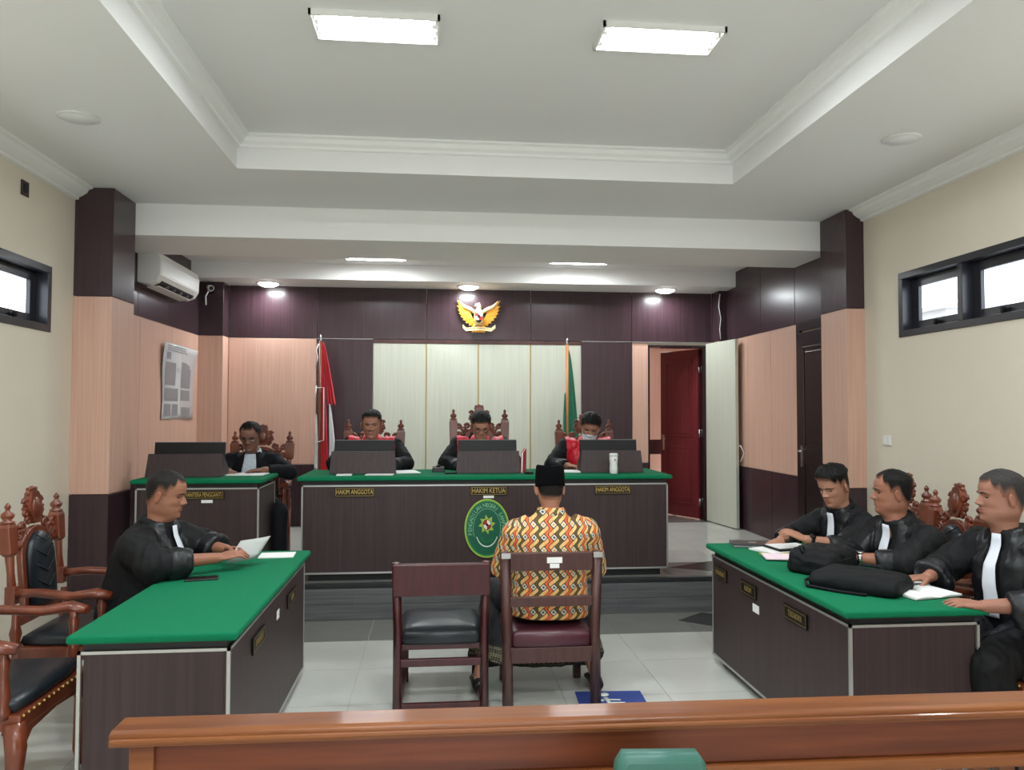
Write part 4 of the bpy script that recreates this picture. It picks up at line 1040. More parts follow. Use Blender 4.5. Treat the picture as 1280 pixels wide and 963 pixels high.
    if o_ == 'suit':
        drape('shirt_front', 1.08, .35, .09, .17, 'shirt_stripe', .006); collar('shirt_collar', 'shirt_stripe', .02, .062, .082, .072)
        for q, s in (('L', -1), ('R', 1)):
            mb = MB(); hip = P+lat*s*.09; kn, ft = J['kn'+q], J['ft'+q]
            mb.tube([hip, lerp(hip, kn, .5), kn+(kn-hip).normalized()*.01], [.092, .085, .075], 14); mb.sphere(kn, .075); mb.tube([kn, lerp(kn, ft, .5), ft+Vector((0, 0, .07))], [.074, .066, .058], 14)
            v2, n2, f2 = remesh(mb, .012); child('trouser_leg', raw_mesh('trouser_leg', wrinkle(v2, n2, .004, (12, 12, 6), s)-np.array(base), f2, 'trouser_navy'))
    if o_ == 'batik':
        cb = collar('shirt_collar', 'batik', .0, .062, .090, .074); l_ = cb.data.uv_layers.new(name='cloth')
        for lp in cb.data.loops: c_ = cb.data.vertices[lp.vertex_index].co; l_.data[lp.index].uv = (math.atan2(c_.x-(N.x-base.x), -(c_.y-(N.y-base.y)))*.085/.049, c_.z/.068)
        mb = MB()
        for q, s in (('L', -1), ('R', 1)):
            hip = P+lat*s*.10; kn, ft = J['kn'+q], J['ft'+q]
            mb.tube([hip, lerp(hip, kn, .5), kn+(kn-hip).normalized()*.02], [.115, .11, .09], 14); mb.sphere(kn, .09); mb.tube([kn, lerp(kn, ft, .4), lerp(kn, ft, .72)], [.09, .10, .105], 14)
        kc = lerp(J['knL'], J['knR'], .5); fc = lerp(J['ftL'], J['ftR'], .5); hw = (J['knR']-J['knL']).length/2
        mb.loft([ring(lerp(kc, fc, t)+Vector((0, d0, 0)), Vector((1, 0, 0)), Vector((0, 1, 0)), hw+.075, dd, 24) for t, dd, d0 in ((-.05, .07, 0), (.25, .11, -.03), (.55, .17, -.09), (.66, .18, -.11))])
        v2, n2, f2 = remesh(mb, .010); child('sarong', raw_mesh('sarong', wrinkle(v2, n2, .008, (10, 10, 3), 2)-np.array(base), f2, 'sarong'))
    for q, s in (('L', -1), ('R', 1)):     # shoes
        hip = P+lat*s*.09; kn, ft = J['kn'+q], J['ft'+q]; fd = (kn-hip); fd.z = 0; fd.normalize(); sd = fd.cross(Vector((0, 0, 1)))
        if S.get('footdir'): fd = V3(S['footdir']); sd = fd.cross(Vector((0, 0, 1)))
        mb = MB(); rings = []
        for d_, w, h in ((-.075, .02, .045), (-.06, .034, .06), (0, .037, .075), (.06, .042, .065), (.12, .046, .045), (.165, .038, .032), (.185, .015, .02)):
            c = ft+fd*d_; rings.append([c+sd*w*math.cos(t)+Vector((0, 0, h/2+h/2*math.sin(t))) for t in [2*math.pi*k/14 for k in range(14)]])
        mb.loft(rings); mb.v = [tuple(Vector(p)-base) for p in mb.v]; mb.build('shoe', 'shoe_black', body)
    if S.get('watch'):
        q, mm, fm = S['watch']; el, wr = J['el'+q], J['wr'+q]; d = (wr-el).normalized(); c = wr-d*.03; n = -V3(S['hand'+q][1]); n = (n-d*n.dot(d)).normalized(); x = d.cross(n)
        mb = MB(); mb.loft([[c+d*a+(x*math.cos(t)+n*math.sin(t))*r for t in [2*math.pi*k/20 for k in range(20)]] for a, r in ((-.011, .0315), (-.011, .0335), (.011, .0335), (.011, .0315))], False)
        mb.lathe([(.019, 0), (.019, .008), (.016, .010), (.001, .010)], c+n*.031, 16, n); mb.v = [tuple(Vector(p)-base) for p in mb.v]; w = mb.build('wristwatch', mm, body)
        mb = MB(); mb.lathe([(.0145, 0), (.0145, .0015), (.001, .0015)], c+n*.0405, 16, n); mb.v = [tuple(Vector(p)-base) for p in mb.v]; mb.build('dial', fm, w)
    return body
GREYHAIR = rgb(54, 51, 51); BLACKH = rgb(20, 18, 19)
# man reading papers on the left
person('man in black robe with white bib reading a paper at the left table', dict(root=(-1.72, 4.32, 0), J=dict(
    pelvis=(-1.60, 4.34, .56), neck=(-1.515, 4.34, .985), head=(-1.485, 4.34, 1.055),
    shL=(-1.505, 4.53, .915), shR=(-1.525, 4.14, .91), elL=(-1.33, 4.60, .845), elR=(-1.42, 4.06, .845), wrL=(-1.165, 4.47, .845), wrR=(-1.155, 4.27, .835),
    knL=(-1.22, 4.44, .50), knR=(-1.22, 4.24, .50), ftL=(-1.20, 4.44, 0), ftR=(-1.20, 4.24, 0)),
    handL=((.85, -.35, .05), (.1, -.5, -.8), (.35,)), handR=((.88, .36, .16), (.1, .35, -.9), (.3,)),
    yaw=-92, pitch=12, hs=1.08, skin='warm', outfit='robe', hair=dict(line=.186, temple=.008, side=.002, top=.005, fade=.04, col=rgb(28, 25, 24)), fat=.004, eyes=.0018,
    bulk=1.1, sleeve=dict(R=.50, L=.55), seed=1, vox=.005, gvox=.009, bib=.30))
# clerk
person('clerk in dark suit and glasses at the desk behind', dict(root=(-1.62, 7.1, DZ), J=dict(
    pelvis=(-1.62, 7.12, .80), neck=(-1.62, 7.04, 1.225), head=(-1.62, 7.0, 1.29),
    shL=(-1.43, 7.05, 1.165), shR=(-1.81, 7.05, 1.165), elL=(-1.27, 6.90, 1.09), elR=(-1.90, 6.90, 1.08), wrL=(-1.46, 6.74, 1.12), wrR=(-1.74, 6.72, 1.115),
    knL=(-1.33, 6.78, .76), knR=(-1.74, 6.75, .76), ftL=(-1.33, 6.80, DZ), ftR=(-1.72, 6.78, DZ)),
    handL=((-.9, -.4, -.02), (0, 0, -1), (.3,)), handR=((.35, -.9, -.05), (0, 0, -1), (.45,)),
    yaw=178, pitch=18, hs=1.05, skin='brown', outfit='suit', hair=dict(line=.19, temple=.008, side=.006, top=.012), glasses=True, moustache=True, seed=2, vox=.007, gvox=.011))
# three judges
def judge(label, x, z, hx, **k):
    S = dict(root=(x, 7.1, DZ), J=dict(
        pelvis=(x, 7.14, .82), neck=(x+hx*.5, 7.05, 1.335+z), head=(x+hx, 6.98, 1.385+z),
        shL=(x+.195, 7.05, 1.305+z), shR=(x-.195, 7.05, 1.305+z), elL=(x+.31, 6.93, 1.16), elR=(x-.31, 6.93, 1.16), wrL=(x+.15, 6.76, 1.145), wrR=(x-.15, 6.76, 1.145),
        knL=(x+.1, 6.74, .78), knR=(x-.1, 6.74, .78), ftL=(x+.1, 6.76, DZ), ftR=(x-.1, 6.76, DZ)),
        handL=((-.6, -.8, 0), (0, 0, -1), (.3,)), handR=((.6, -.8, 0), (0, 0, -1), (.3,)), yaw=180, pitch=18, hs=1.06, skin='tan', outfit='robe', judge=True, vox=.007, gvox=.011, sleeve=dict(L=.8, R=.8), sleevew=.9)
    J = k.pop('J', {}); S['J'].update(J); S.update(k); person(label, S)
judge('judge in black robe with red panels below the red and white flag', -.575, .005, 0.005, pitch=10, eyes=.0024, hair=dict(line=.180, temple=-.002, side=.007, top=.014), seed=3)
judge('bespectacled judge in black and red robe in the middle', .405, 0.0, 0, pitch=24, skin='light', glasses=True, hair=dict(line=.174, temple=-.004, side=.008, top=.018, quiff=.004, col=rgb(20, 20, 22)), seed=4)
judge('judge in black and red robe wearing a white face mask', 1.40, -.012, 0.0, yaw=168, pitch=24, roll=-8, mask=True, hair=dict(line=.174, temple=-.006, side=.010, top=.024, quiff=.005, col=rgb(17, 15, 15)), seed=5,
      J=dict(elR=(1.06, 6.95, 1.14), wrR=(1.18, 6.76, 1.14)))
# man on trial, seen from behind
person('man in batik shirt and black cap seated with his back to the viewer', dict(root=(.665, 4.5, 0), J=dict(
    pelvis=(.66, 4.46, .50), neck=(.672, 4.47, 1.0), head=(.672, 4.49, 1.06),
    shL=(.475, 4.47, .90), shR=(.87, 4.47, .905), elL=(.395, 4.53, .665), elR=(.945, 4.55, .66), wrL=(.43, 4.73, .60), wrR=(.86, 4.76, .60),
    knL=(.40, 4.93, .47), knR=(.86, 4.94, .47), ftL=(.25, 4.50, .02), ftR=(.935, 4.46, .02)),
    handL=((.35, .9, -.1), (0, 0, -1), (.3,)), handR=((-.35, .9, -.1), (0, 0, -1), (.3,)),
    yaw=2, pitch=4, hs=1.02, skin='light', outfit='batik', cap=True, hair=dict(line=.19, side=.003, top=.003, fade=.03, col=rgb(30, 26, 26)), bulk=1.12, seed=6, wrink=.004, vox=.0055, gvox=.009, footdir=(0, 1, 0)))
# three lawyers on the right
person('young lawyer in black robe with dark watch at the far end of the right table', dict(root=(2.68, 4.72, 0), J=dict(
    pelvis=(2.80, 4.76, .56), neck=(2.60, 4.70, .985), head=(2.565, 4.69, 1.05),
    shL=(2.63, 4.52, .905), shR=(2.57, 4.90, .90), elL=(2.48, 4.49, .80), elR=(2.40, 4.98, .80), wrL=(2.245, 4.50, .845), wrR=(2.215, 4.78, .80),
    knL=(2.46, 4.66, .50), knR=(2.46, 4.86, .50), ftL=(2.44, 4.66, 0), ftR=(2.44, 4.86, 0)),
    handL=((-.72, .28, .35), (-.4, .5, -.8), (.35, 1.3)), handR=((-.8, -.45, -.15), (0, 0, -1), (.4,)),
    yaw=112, pitch=22, roll=0, hs=1.05, skin='light', outfit='robe', hair=dict(line=.180, temple=-.004, side=.003, top=.022, quiff=.012, fade=.035), seed=7, watch=('L', 'black_plastic', 'black_plastic'), sleeve=dict(L=.42, R=.7), sleevew=.88, gvox=.009, vox=.005, bib=.36))
person('lawyer in black robe with silver watch in the middle of the right table', dict(root=(2.66, 4.16, 0), J=dict(
    pelvis=(2.78, 4.18, .56), neck=(2.625, 4.13, .985), head=(2.59, 4.135, 1.05),
    shL=(2.66, 3.95, .915), shR=(2.62, 4.32, .92), elL=(2.50, 3.90, .82), elR=(2.46, 4.33, .80), wrL=(2.275, 4.02, .825), wrR=(2.25, 4.22, .80),
    knL=(2.46, 4.10, .50), knR=(2.46, 4.30, .50), ftL=(2.44, 4.10, 0), ftR=(2.44, 4.30, 0)),
    handL=((-.9, .28, -.02), (0, .15, -1), (.18,)), handR=((-.9, .1, -.05), (0, 0, -1), (.3,)),
    yaw=72, pitch=2, hs=1.06, skin='warm', outfit='robe', hair=dict(line=.190, temple=.012, side=.003, top=.009, fade=.03), fat=.003, jaw=1.05, eyes=.0030, gaze=1, seed=8, watch=('L', 'metal', 'black_plastic'), sleeve=dict(L=.55, R=.7), sleevew=.92, gvox=.009, vox=.005, bib=.34))
person('grey haired lawyer in black robe at the near end of the right table', dict(root=(2.78, 3.48, 0), J=dict(
    pelvis=(2.85, 3.45, .57), neck=(2.78, 3.46, 1.018), head=(2.735, 3.475, 1.095),
    shL=(2.79, 3.26, .945), shR=(2.74, 3.65, .945), elL=(2.65, 3.08, .79), elR=(2.60, 3.74, .82), wrL=(2.415, 3.20, .765), wrR=(2.44, 3.63, .800),
    knL=(2.45, 3.24, .50), knR=(2.50, 3.54, .50), ftL=(2.46, 3.14, 0), ftR=(2.46, 3.54, 0)),
    handL=((-.82, .30, .10), (-.1, .25, -.9), (.28, 1.4)), handR=((-.95, -.05, -.02), (0, 0, -1), (.4,)),
    yaw=76, pitch=2, roll=0, hs=1.08, skin='tan', outfit='robe', hair=dict(line=.180, temple=.006, side=.0025, top=.008, fade=.04, col=GREYHAIR), fat=.005, jaw=1.10, eyes=.0026, gaze=1, seed=9, sleeve=dict(L=.60, R=.72), sleevew=.95, gvox=.008, vox=.0045, bib=.26, bulk=1.08))
# ------------------------------------------------------------------ things on the desks
def computer(label, x, y, z, w, yaw=0, sx=(1, 1)):
    """monitor standing inside a sloping wooden hood"""
    h = thing('monitor_hood', label+', wooden monitor hood', 'monitor hood', (x, y, z), yaw, 'wooden monitor hoods')
    H_ = .185; b0, b1 = w/2, w/2-.012
    MB().loft([[(-b0, -.11, .002), (b0, -.11, .002), (b0, -.095, .002), (-b0, -.095, .002)], [(-b1, -.07, H_), (b1, -.07, H_), (b1, -.055, H_), (-b1, -.055, H_)]], smooth=False).build('front_board', 'desk_laminate', h, bevel=.002)
    for s in (-1, 1):
        p = [(-.10, .002), (.13, .002), (.13, .06), (-.055, H_)]
        MB().prism(p, s*(b1-.006)-.006, s*(b1-.006)+.006, 'x').build('side_board', 'desk_laminate', h, bevel=.002)
    m = thing('monitor', label+', flat black monitor', 'monitor', (x, y, z), yaw, 'flat black monitors')
    a = w/2-.02
    R = Matrix.Translation((0, .03, .06)) @ Matrix.Rotation(math.radians(-9), 4, 'X')
    MB(R).box(-a, a, -.012, .012, 0, .215).build('casing', 'black_plastic', m, bevel=.004)
    MB(R).box(-a, a, -.013, .013, .212, .2165).build('top_edge', 'grey_plastic', m)
    MB(R).box(-a+.01, a-.01, .0121, .0135, .01, .205).build('screen', 'black_matte', m)
    MB().box(-.1, .1, 0, .11, .002, .012).box(-.02, .02, .035, .055, .012, .12).build('stand', 'black_plastic', m, bevel=.003)
JZ = DZ+.825
computer('left end of the judges bench', -.595, 6.52, JZ, .54)
computer('middle of the judges bench', .44, 6.52, JZ, .54)
computer('right end of the judges bench', 1.49, 6.52, JZ, .54)
computer('clerk desk', -2.005, 6.50, DZ+.81, .60)
t = thing('bottle', 'white lidded bottle before the right monitor on the bench', 'bottle', (1.475, 6.30, JZ))
MB().lathe([(.030, 0), (.034, .004), (.034, .05), (.031, .08), (.033, .10), (.035, .145)], n=20).build('body', 'white_plastic', t)
MB().lathe([(.036, .145), (.036, .162), (.031, .17), (.001, .171)], n=20).build('lid', 'white_plastic', t)
MB().cbox((.003, -.0345, .118), (.012, .004, .018)).build('logo', 'grey_plastic', t)
def sheet(name, label, c, w, d, m, rz=0, n=1, cat='paper', group='papers', th=.0018):
    o = MB().cbox((0, 0, th*n/2), (w, d, th*n)).build(name, m, loc=(c[0], c[1], c[2]+.0005), rotz=math.radians(rz)); return tag(o, label, cat, group)
def booklet(label, c, w, d, rz):
    t = thing('open_book', label, 'book', c, math.radians(rz)); 
    for s in (-1, 1):
        rows = []
        for k in range(7):
            u = k/6; rows.append([(s*u*w/2, y, z) for y, z in ((-d/2, .002), (d/2, .002), (d/2, .006+.016*math.sin(u*2.4)*(1-u*.4)), (-d/2, .006+.016*math.sin(u*2.4)*(1-u*.4)))])
        MB().loft(rows).build('page_block', 'paper', t)
    MB().box(-w/2-.004, w/2+.004, -d/2-.004, d/2+.004, 0, .002).build('cover', 'black_plastic', t)
sheet('paper_stack', 'white paper stack at the foot of the left monitor', (-.73, 6.30, JZ), .12, .09, 'paper', 3, 5)
sheet('paper', 'paper lying along the left monitor', (-.45, 6.33, JZ), .22, .12, 'paper', -4, 3)
sheet('paper', 'paper near the elbow of the left judge', (-.25, 6.60, JZ), .20, .29, 'paper', 12, 3)
sheet('paper', 'paper beside the hand of the masked judge', (1.17, 6.55, JZ), .16, .22, 'paper', -15, 4)
t = thing('red_folder', 'red folder standing beside the middle monitor', 'folder', (.742, 6.50, JZ), math.radians(72))
for s in (-1, 1): MB().prism([(-.07, 0), (.07, 0), (.08, .20), (-.05, .17)], s*.008-.002, s*.008+.002, 'y').build('cover', 'red_cover', t)
MB().prism([(-.066, .002), (.066, .002), (.074, .19), (-.046, .165)], -.005, .005, 'y').build('pages', 'paper', t)
t = thing('microphone_base', 'small black microphone base left of the middle monitor', 'microphone', (.025, 6.62, JZ))
MB().loft([[(-.055, -.06, 0), (.055, -.06, 0), (.055, .06, 0), (-.055, .06, 0)], [(-.048, -.045, .035), (.048, -.045, .035), (.05, .055, .045), (-.05, .055, .045)]], smooth=False).build('base', 'black_plastic', t, bevel=.006)
MB().lathe([(.02, .03), (.018, .05), (.012, .058), (.001, .058)], (0, .02, 0), 12).build('socket', 'black_plastic', t)
tag(MB().tube([(-.05, 0, .006), (.0, .01, .007), (.05, .0, .006)], .006, 8).build('marker_pen', 'black_plastic', loc=(.125, 6.36, JZ)), 'black marker pen left of the middle monitor', 'pen')
tag(MB().cbox((0, 0, .012), (.07, .05, .024)).build('eraser_block', 'black_plastic', loc=(.765, 6.32, JZ), bevel=.006), 'black box right of the middle monitor', 'box')
sheet('paper', 'papers under the hands of the clerk', (-1.58, 6.62, DZ+.81), .34, .22, 'paper', -3, 4)
# left table
tz = .76
t = thing('phone', 'dark phone lying on the left table', 'phone', (-1.185, 4.09, tz), math.radians(14))
MB().box(-.08, .08, -.038, .038, .0005, .010).build('case', 'shoe_black', t, bevel=.004); MB().box(-.076, .076, -.034, .034, .010, .0108).build('screen', 'black_plastic', t)
sheet('paper', 'white sheets at the far end of the left table', (-.935, 4.72, tz), .20, .16, 'paper', 4, 3)
rows = []
for k in range(9):
    u = k/8; x = -1.11+u*.24; z = .845+.02*u-.05*u*u
    rows.append([(x, 4.36+.015*math.sin(u*3), z-.070+.02*u), (x+.10, 4.47, z+.075)])
rows = []
A_, B_, C_ = Vector((-1.135, 4.35, .790)), Vector((.15, .06, .015)), Vector((.06, .07, .11))
for k in range(9):
    u = k/8; row = [A_+B_*u+C_*(j/4)*1.0+Vector((0, -.012*math.sin(u*3.1), 0)) for j in range(5)]
    rows.append(row+[p+Vector((.0, .0015, .0005)) for p in reversed(row)])
tag(MB().loft(rows).build('paper', 'paper_grey'), 'sheet of paper held by the reading man', 'paper')
# right table
t = thing('laptop', 'closed grey laptop at the far end of the right table', 'laptop', (2.03, 4.80, tz), math.radians(-12))
MB().box(-.13, .13, -.09, .09, .001, .014).build('base', 'grey_plastic', t, bevel=.004); MB().box(-.13, .13, -.09, .09, .0145, .022).build('lid', 'leather_black', t, bevel=.004)
MB().prism([(-.03, -.01), (.02, -.02), (.03, .01), (-.01, .02)], .022, .0224, 'z').build('logo', 'aluminium', t)
sheet('paper_stack', 'white papers between the laptop and the young lawyer', (2.13, 4.62, tz), .30, .21, 'paper', 20, 6)
sheet('notebook', 'dark notebook under the hands of the young lawyer', (2.19, 4.62, tz+.012), .24, .18, 'black_plastic', 8, 6, 'notebook', None)
sheet('paper', 'white sheet on the dark notebook', (2.19, 4.63, tz+.0245), .22, .16, 'paper', 8, 2)
sheet('card_folder', 'lime green folder beside the black backpack', (2.09, 4.47, tz), .26, .14, 'card_lime', 10, 4, 'folder', None)
sheet('paper', 'pale pink sheets beside the lime folder', (2.02, 4.36, tz+.0085), .20, .17, 'paper_pink', -14, 4)
booklet('open white book under the hands of the grey haired lawyer', (2.30, 3.46, tz+.0005), .27, .19, 12)
sheet('paper', 'white papers under the far hand of the grey haired lawyer', (2.36, 3.74, tz), .22, .18, 'paper', -10, 3)
tag(MB().tube([(-.06, 0, .006), (.06, 0, .006)], [.005, .004], 8).build('pen', 'mat_blue', loc=(2.30, 3.67, tz+.006), rotz=.2), 'blue pen on the papers beside the open book', 'pen')
def soft_bag(name, label, c, rz, L_, W_, H_, seed, sq=.5, wr=.008):
    t = thing(name, label, 'bag', c, math.radians(rz)); g = MB(); rings = []
    for z, k in ((0, .93), (.02, 1), (H_*.45, 1.0), (H_*.8, .93), (H_*.96, .80), (H_, .55)):
        rings.append([Vector((L_/2*k*math.copysign(abs(math.cos(q))**sq, math.cos(q)), W_/2*k*math.copysign(abs(math.sin(q))**sq, math.sin(q)), z)) for q in [2*math.pi*i/32 for i in range(32)]])
    g.loft(rings); v, n, f = remesh(g, .008, 4); v = wrinkle(v, n, wr, (11, 11, 14), seed); v[:, 2] = np.maximum(v[:, 2], .001)
    o = bpy.data.objects.new('body', raw_mesh('body', v, f, 'bag_cloth')); COL.objects.link(o); o.parent = t
    return t
b1 = soft_bag('backpack', 'rounded black backpack lying beside the lawyer with the silver watch', (2.10, 4.02, tz), 35, .38, .27, .13, 3, .45)
MB().tube([(-.15, -.06, .06), (-.17, -.11, .05), (-.10, -.13, .02), (.02, -.135, .012)], .010, 8, flat=[(.012, .005)]*4).build('strap', 'bag_cloth', b1)
MB().tube([(-.16, .02, .09), (-.175, .03, .135), (-.13, .05, .14), (-.11, .05, .10)], .009, 8).build('handle', 'bag_cloth', b1)
MB().tube([(.165*math.cos(q), .112*math.sin(q), .082) for q in [math.pi*(1.0+k/12) for k in range(13)]], .004, 6).build('zipper', 'black_plastic', b1)
MB().tube([(.15*math.cos(q), .10*math.sin(q), .1+.022*math.sin(q)) for q in [math.pi*(k/10) for k in range(11)]], .004, 6).build('zipper', 'black_plastic', b1)
MB().loft([[(x*k, -.128-.012*(1-abs(k2)), z) for x, z in ((-.11, .02), (.11, .02), (.10, .085), (-.10, .085))] for k, k2 in ((1, 1), (.92, 0))], smooth=False).build('front_pocket', 'bag_cloth', b1, bevel=.004)
b2 = soft_bag('laptop_bag', 'flat black laptop bag lying nearest on the right table', (2.07, 3.60, tz), -48, .42, .30, .085, 8, .22, .004)
MB().tube([(-.19, -.05, .05), (-.235, -.09, .02), (-.20, -.16, .010), (-.05, -.175, .008), (.08, -.165, .008)], .008, 8).build('strap', 'bag_cloth', b2)
MB().tube([(-.06, .13, .06), (-.05, .165, .085), (.05, .165, .085), (.06, .13, .06)], .009, 8).build('handle', 'bag_cloth', b2)
MB().tube([(-.16, .02, .070), (.0, .03, .0755), (.16, .02, .070)], .004, 6).build('zipper', 'black_plastic', b2)
MB().cbox((.10, -.05, .072), (.05, .018, .008)).build('buckle', 'black_plastic', b2, bevel=.003)
# ------------------------------------------------------------------ floor mat with wheelchair symbol
t = thing('floor_mat', 'blue floor mat with a white wheelchair symbol', 'mat', (.985, 4.205, 0), math.radians(-3))
MB().box(-.19, .19, -.22, .22, .0005, .006).build('pad', 'mat_blue', t, bevel=.004)
s_ = MB(); s_.lathe([(.028, .006), (.028, .0075), (.001, .0075)], (-.03, .165, 0), 16)
s_.tube([(-.03, .12, .007), (-.02, .04, .007), (.06, .035, .007), (.09, -.05, .007), (.12, -.04, .007)], .014, 6, flat=[(.014, .0015)]*5)
s_.tube([(-.02, .085, .007), (.05, .08, .007)], .01, 6, flat=[(.01, .0015)]*2)
s_.tube([(-.03+.085*math.cos(q), -.005+.085*math.sin(q), .007) for q in [math.radians(100+k*14) for k in range(18)]], .012, 6, flat=[(.012, .0015)]*18)
s_.build('wheelchair_symbol', 'seal_white', t)
# ------------------------------------------------------------------ flags
def flag(label, x, y, zt, side, parts, pole, topz):
    t = thing('flag', label, 'flag', (x, y, DZ))
    MB().lathe([(.16, 0), (.16, .02), (.07, .05), (.03, .09), (.02, .12)], n=20).build('stand', pole, t)
    MB().tube([(0, 0, .02), (0, 0, topz-DZ)], .017, 10).build('pole', pole, t)
    MB().lathe([(.012, 0), (.02, .012), (.008, .03), (.016, .05), (.002, .085)], (0, 0, topz-DZ), 10).build('finial', 'metal', t)
    for i, (m, fn) in enumerate(parts):
        rows = []
        for k in range(25):
            u = k/24; row = fn(u)
            rows.append(row)
        MB().loft(rows, smooth=True).build('cloth', m, t)
    return t
def drop(z0, z1, w0, w1, off0, off1, n=9, th=.012, fold=.02):
    def fn(u):
        z = z0+(z1-z0)*u; w = w0+(w1-w0)*u**.75; o = off0+(off1-off0)*u
        a = [(o+w*j/n, fold*math.sin(j*2.1+u*1.5)*(.3+u), z-.015*math.sin(j*1.7)) for j in range(n+1)]
        return a+[(p[0], p[1]+th, p[2]) for p in reversed(a)]
    return fn
flag('red and white flag hanging on a wooden pole', -1.285, 8.72, 0, 1, [('flag_red', drop(2.10, .62, .015, .09, .005, .01)), ('flag_white', drop(1.42, .72, .01, .09, .10, .10)), ('flag_red', drop(2.10, 1.42, .02, .09, .02, .08)), ('flag_white', drop(1.30, .70, .01, .05, -.045, -.06))], 'pole_wood', 2.40)
flag('dark green flag hanging on a pale wooden pole', 1.50, 8.72, 0, 1, [('flag_green', drop(2.05, .9, .015, .17, .01, -.015, fold=.03)), ('flag_green', drop(1.55, .9, .02, .10, -.03, -.06, fold=.03))], 'pole_wood_light', 2.39)
tag(MB().tube([(-1.30, 8.68, 2.37), (-1.325, 8.68, 2.30), (-1.31, 8.68, 2.22), (-1.33, 8.68, 2.12)], .007, 6).tube([(-1.33, 8.68, 1.88), (-1.24, 8.68, 1.885), (-1.235, 8.68, 1.30), (-1.30, 8.68, 1.28), (-1.33, 8.68, 1.26)], .006, 6)
    .tube([(-1.32, 8.68, 1.90), (-1.335, 8.68, 1.75)], .008, 6).build('flag_rope', 'rope_white'), 'white rope tied around the red and white flag pole', 'rope')
# ------------------------------------------------------------------ golden eagle emblem
em = thing('eagle_emblem', 'golden eagle emblem with shield on the wall above the judges', 'emblem', (.503, YB-.045, 2.755)); E4 = Matrix(((1, 0, 0, 0), (0, 0, -1, 0), (0, 1, 0, 0), (0, 0, 0, 1)))
def wing(s):
    m = MB(E4); n = 9
    for i in range(n):       # long feathers fanned below the shoulder
        u = i/(n-1); a = math.radians(112-u*150+0); base = (s*(.055+.055*(1-u)), .055-.10*u); tip = (s*(.262-.20*u**2.2), .20-.345*u**.8)
        dx, dy = tip[0]-base[0], tip[1]-base[1]; l = math.hypot(dx, dy); px, py = -dy/l, dx/l; w = .021
        m.prism([(base[0]-px*w*.7, base[1]-py*w*.7), (base[0]+dx*.75-px*w, base[1]+dy*.75-py*w), tip, (base[0]+dx*.75+px*w, base[1]+dy*.75+py*w), (base[0]+px*w*.7, base[1]+py*w*.7)], .012+.003*(i % 2), .028+.003*(i % 2), 'z')
    return m
for s in (-1, 1):
    wing(s).build('wing', 'gold', em, bevel=.002)
    m = MB(E4); m.tube([(s*.04, .05, .03), (s*.10, .09, .035), (s*.17, .12, .035), (s*.235, .19, .03)], [.022, .024, .02, .008], 8); m.build('wing_ridge', 'gold_pale', em)
    m = MB(E4); m.tube([(s*.03, -.08, .03), (s*.06, -.125, .04), (s*.075, -.14, .04)], [.02, .014, .012], 8); m.build('leg', 'gold', em)
MB(E4).tube([(0, -.10, .03), (0, -.02, .045), (0, .06, .04), (.0, .10, .04)], [.045, .06, .045, .028], 12).build('body', 'gold_pale', em)
MB(E4).tube([(0, .09, .045), (.005, .125, .05), (.0, .145, .05), (-.03, .142, .05), (-.048, .13, .05)], [.026, .026, .025, .014, .004], 10).build('head', 'gold_pale', em)
m = MB(E4); 
for k in range(5): m.prism([(-.012+.024*(k-2), -.09), (.012+.024*(k-2), -.09), (.014+.034*(k-2), -.185), (-.014+.034*(k-2), -.185)], .012+.002*(k % 2), .022+.002*(k % 2), 'z')
m.build('tail', 'gold', em)
sh = [(-.048, .04), (.048, .04), (.048, -.025), (.03, -.06), (0, -.08), (-.03, -.06), (-.048, -.025)]
so = MB(E4).prism(sh, .085, .10, 'z').build('shield', 'plate_black', em)
for (a, b, c, d), mm in (((-.043, -.002, .0, .035), 'seal_red'), ((.002, .043, .0, .035), 'seal_white'), ((-.041, -.002, -.045, -.004), 'seal_white'), ((.002, .041, -.045, -.004), 'seal_red')):
    MB(E4).box(a, b, c, d, .10, .104).build('shield_field', mm, so)
MB(E4).box(-.016, .016, -.018, .014, .104, .108).build('shield_centre', 'plate_black', so)
rbp = [(-.19, -.115), (-.15, -.155), (-.11, -.15), (-.06, -.145), (0, -.142), (.06, -.145), (.11, -.15), (.15, -.155), (.20, -.115)]
m = MB(E4); m.loft([[(x, y-.022, .05), (x, y+.02, .05), (x, y+.02, .06), (x, y-.022, .06)] for x, y in rbp], smooth=False); m.build('ribbon', 'gold_pale', em)
l = MB(E4); text_into(l, 'BHINNEKA TUNGGAL IKA', .022, Matrix.Translation((0, -.143, .061)), .0008); l.build('lettering', 'plate_black', em)
# ------------------------------------------------------------------ fittings on the walls
ac = thing('air_conditioner', 'white wall air conditioner behind the left pillar', 'air conditioner', (XL+.02, 7.72, 2.76))
pr = [(0, .02), (.10, 0), (.17, .03), (.205, .09), (.21, .22), (.19, .29), (.15, .305), (0, .305)]
m = MB(); m.loft([[(x, y, z) for x, z in pr] for y in (-.56, .56)], smooth=False); m.build('casing', 'white_plastic', ac, bevel=.008)
MB().loft([[(x+.002, y, z) for x, z in ((.208, .10), (.2125, .22), (.194, .285))]+[(x-.004, y, z) for x, z in ((.194, .285), (.2125, .22), (.208, .10))] for y in (-.54, .54)], smooth=False).build('front_cover', 'white_plastic', ac)
MB().loft([[(.118, y, .003), (.172, y, .026), (.185, y, .045), (.181, y, .05), (.168, y, .034), (.116, y, .009)] for y in (-.46, .46)], smooth=False).build('outlet_slot', 'black_matte', ac)
for y in (-.28, -.09, .10, .29): MB().cbox((.155, y, .018), (.06, .006, .03)).build('vane', 'grey_plastic', ac)
MB().loft([[(.05, y, -.012), (.15, y, .0), (.152, y, .006), (.05, y, -.004)] for y in (-.45, .45)], smooth=False).build('louver', 'white_plastic', ac)
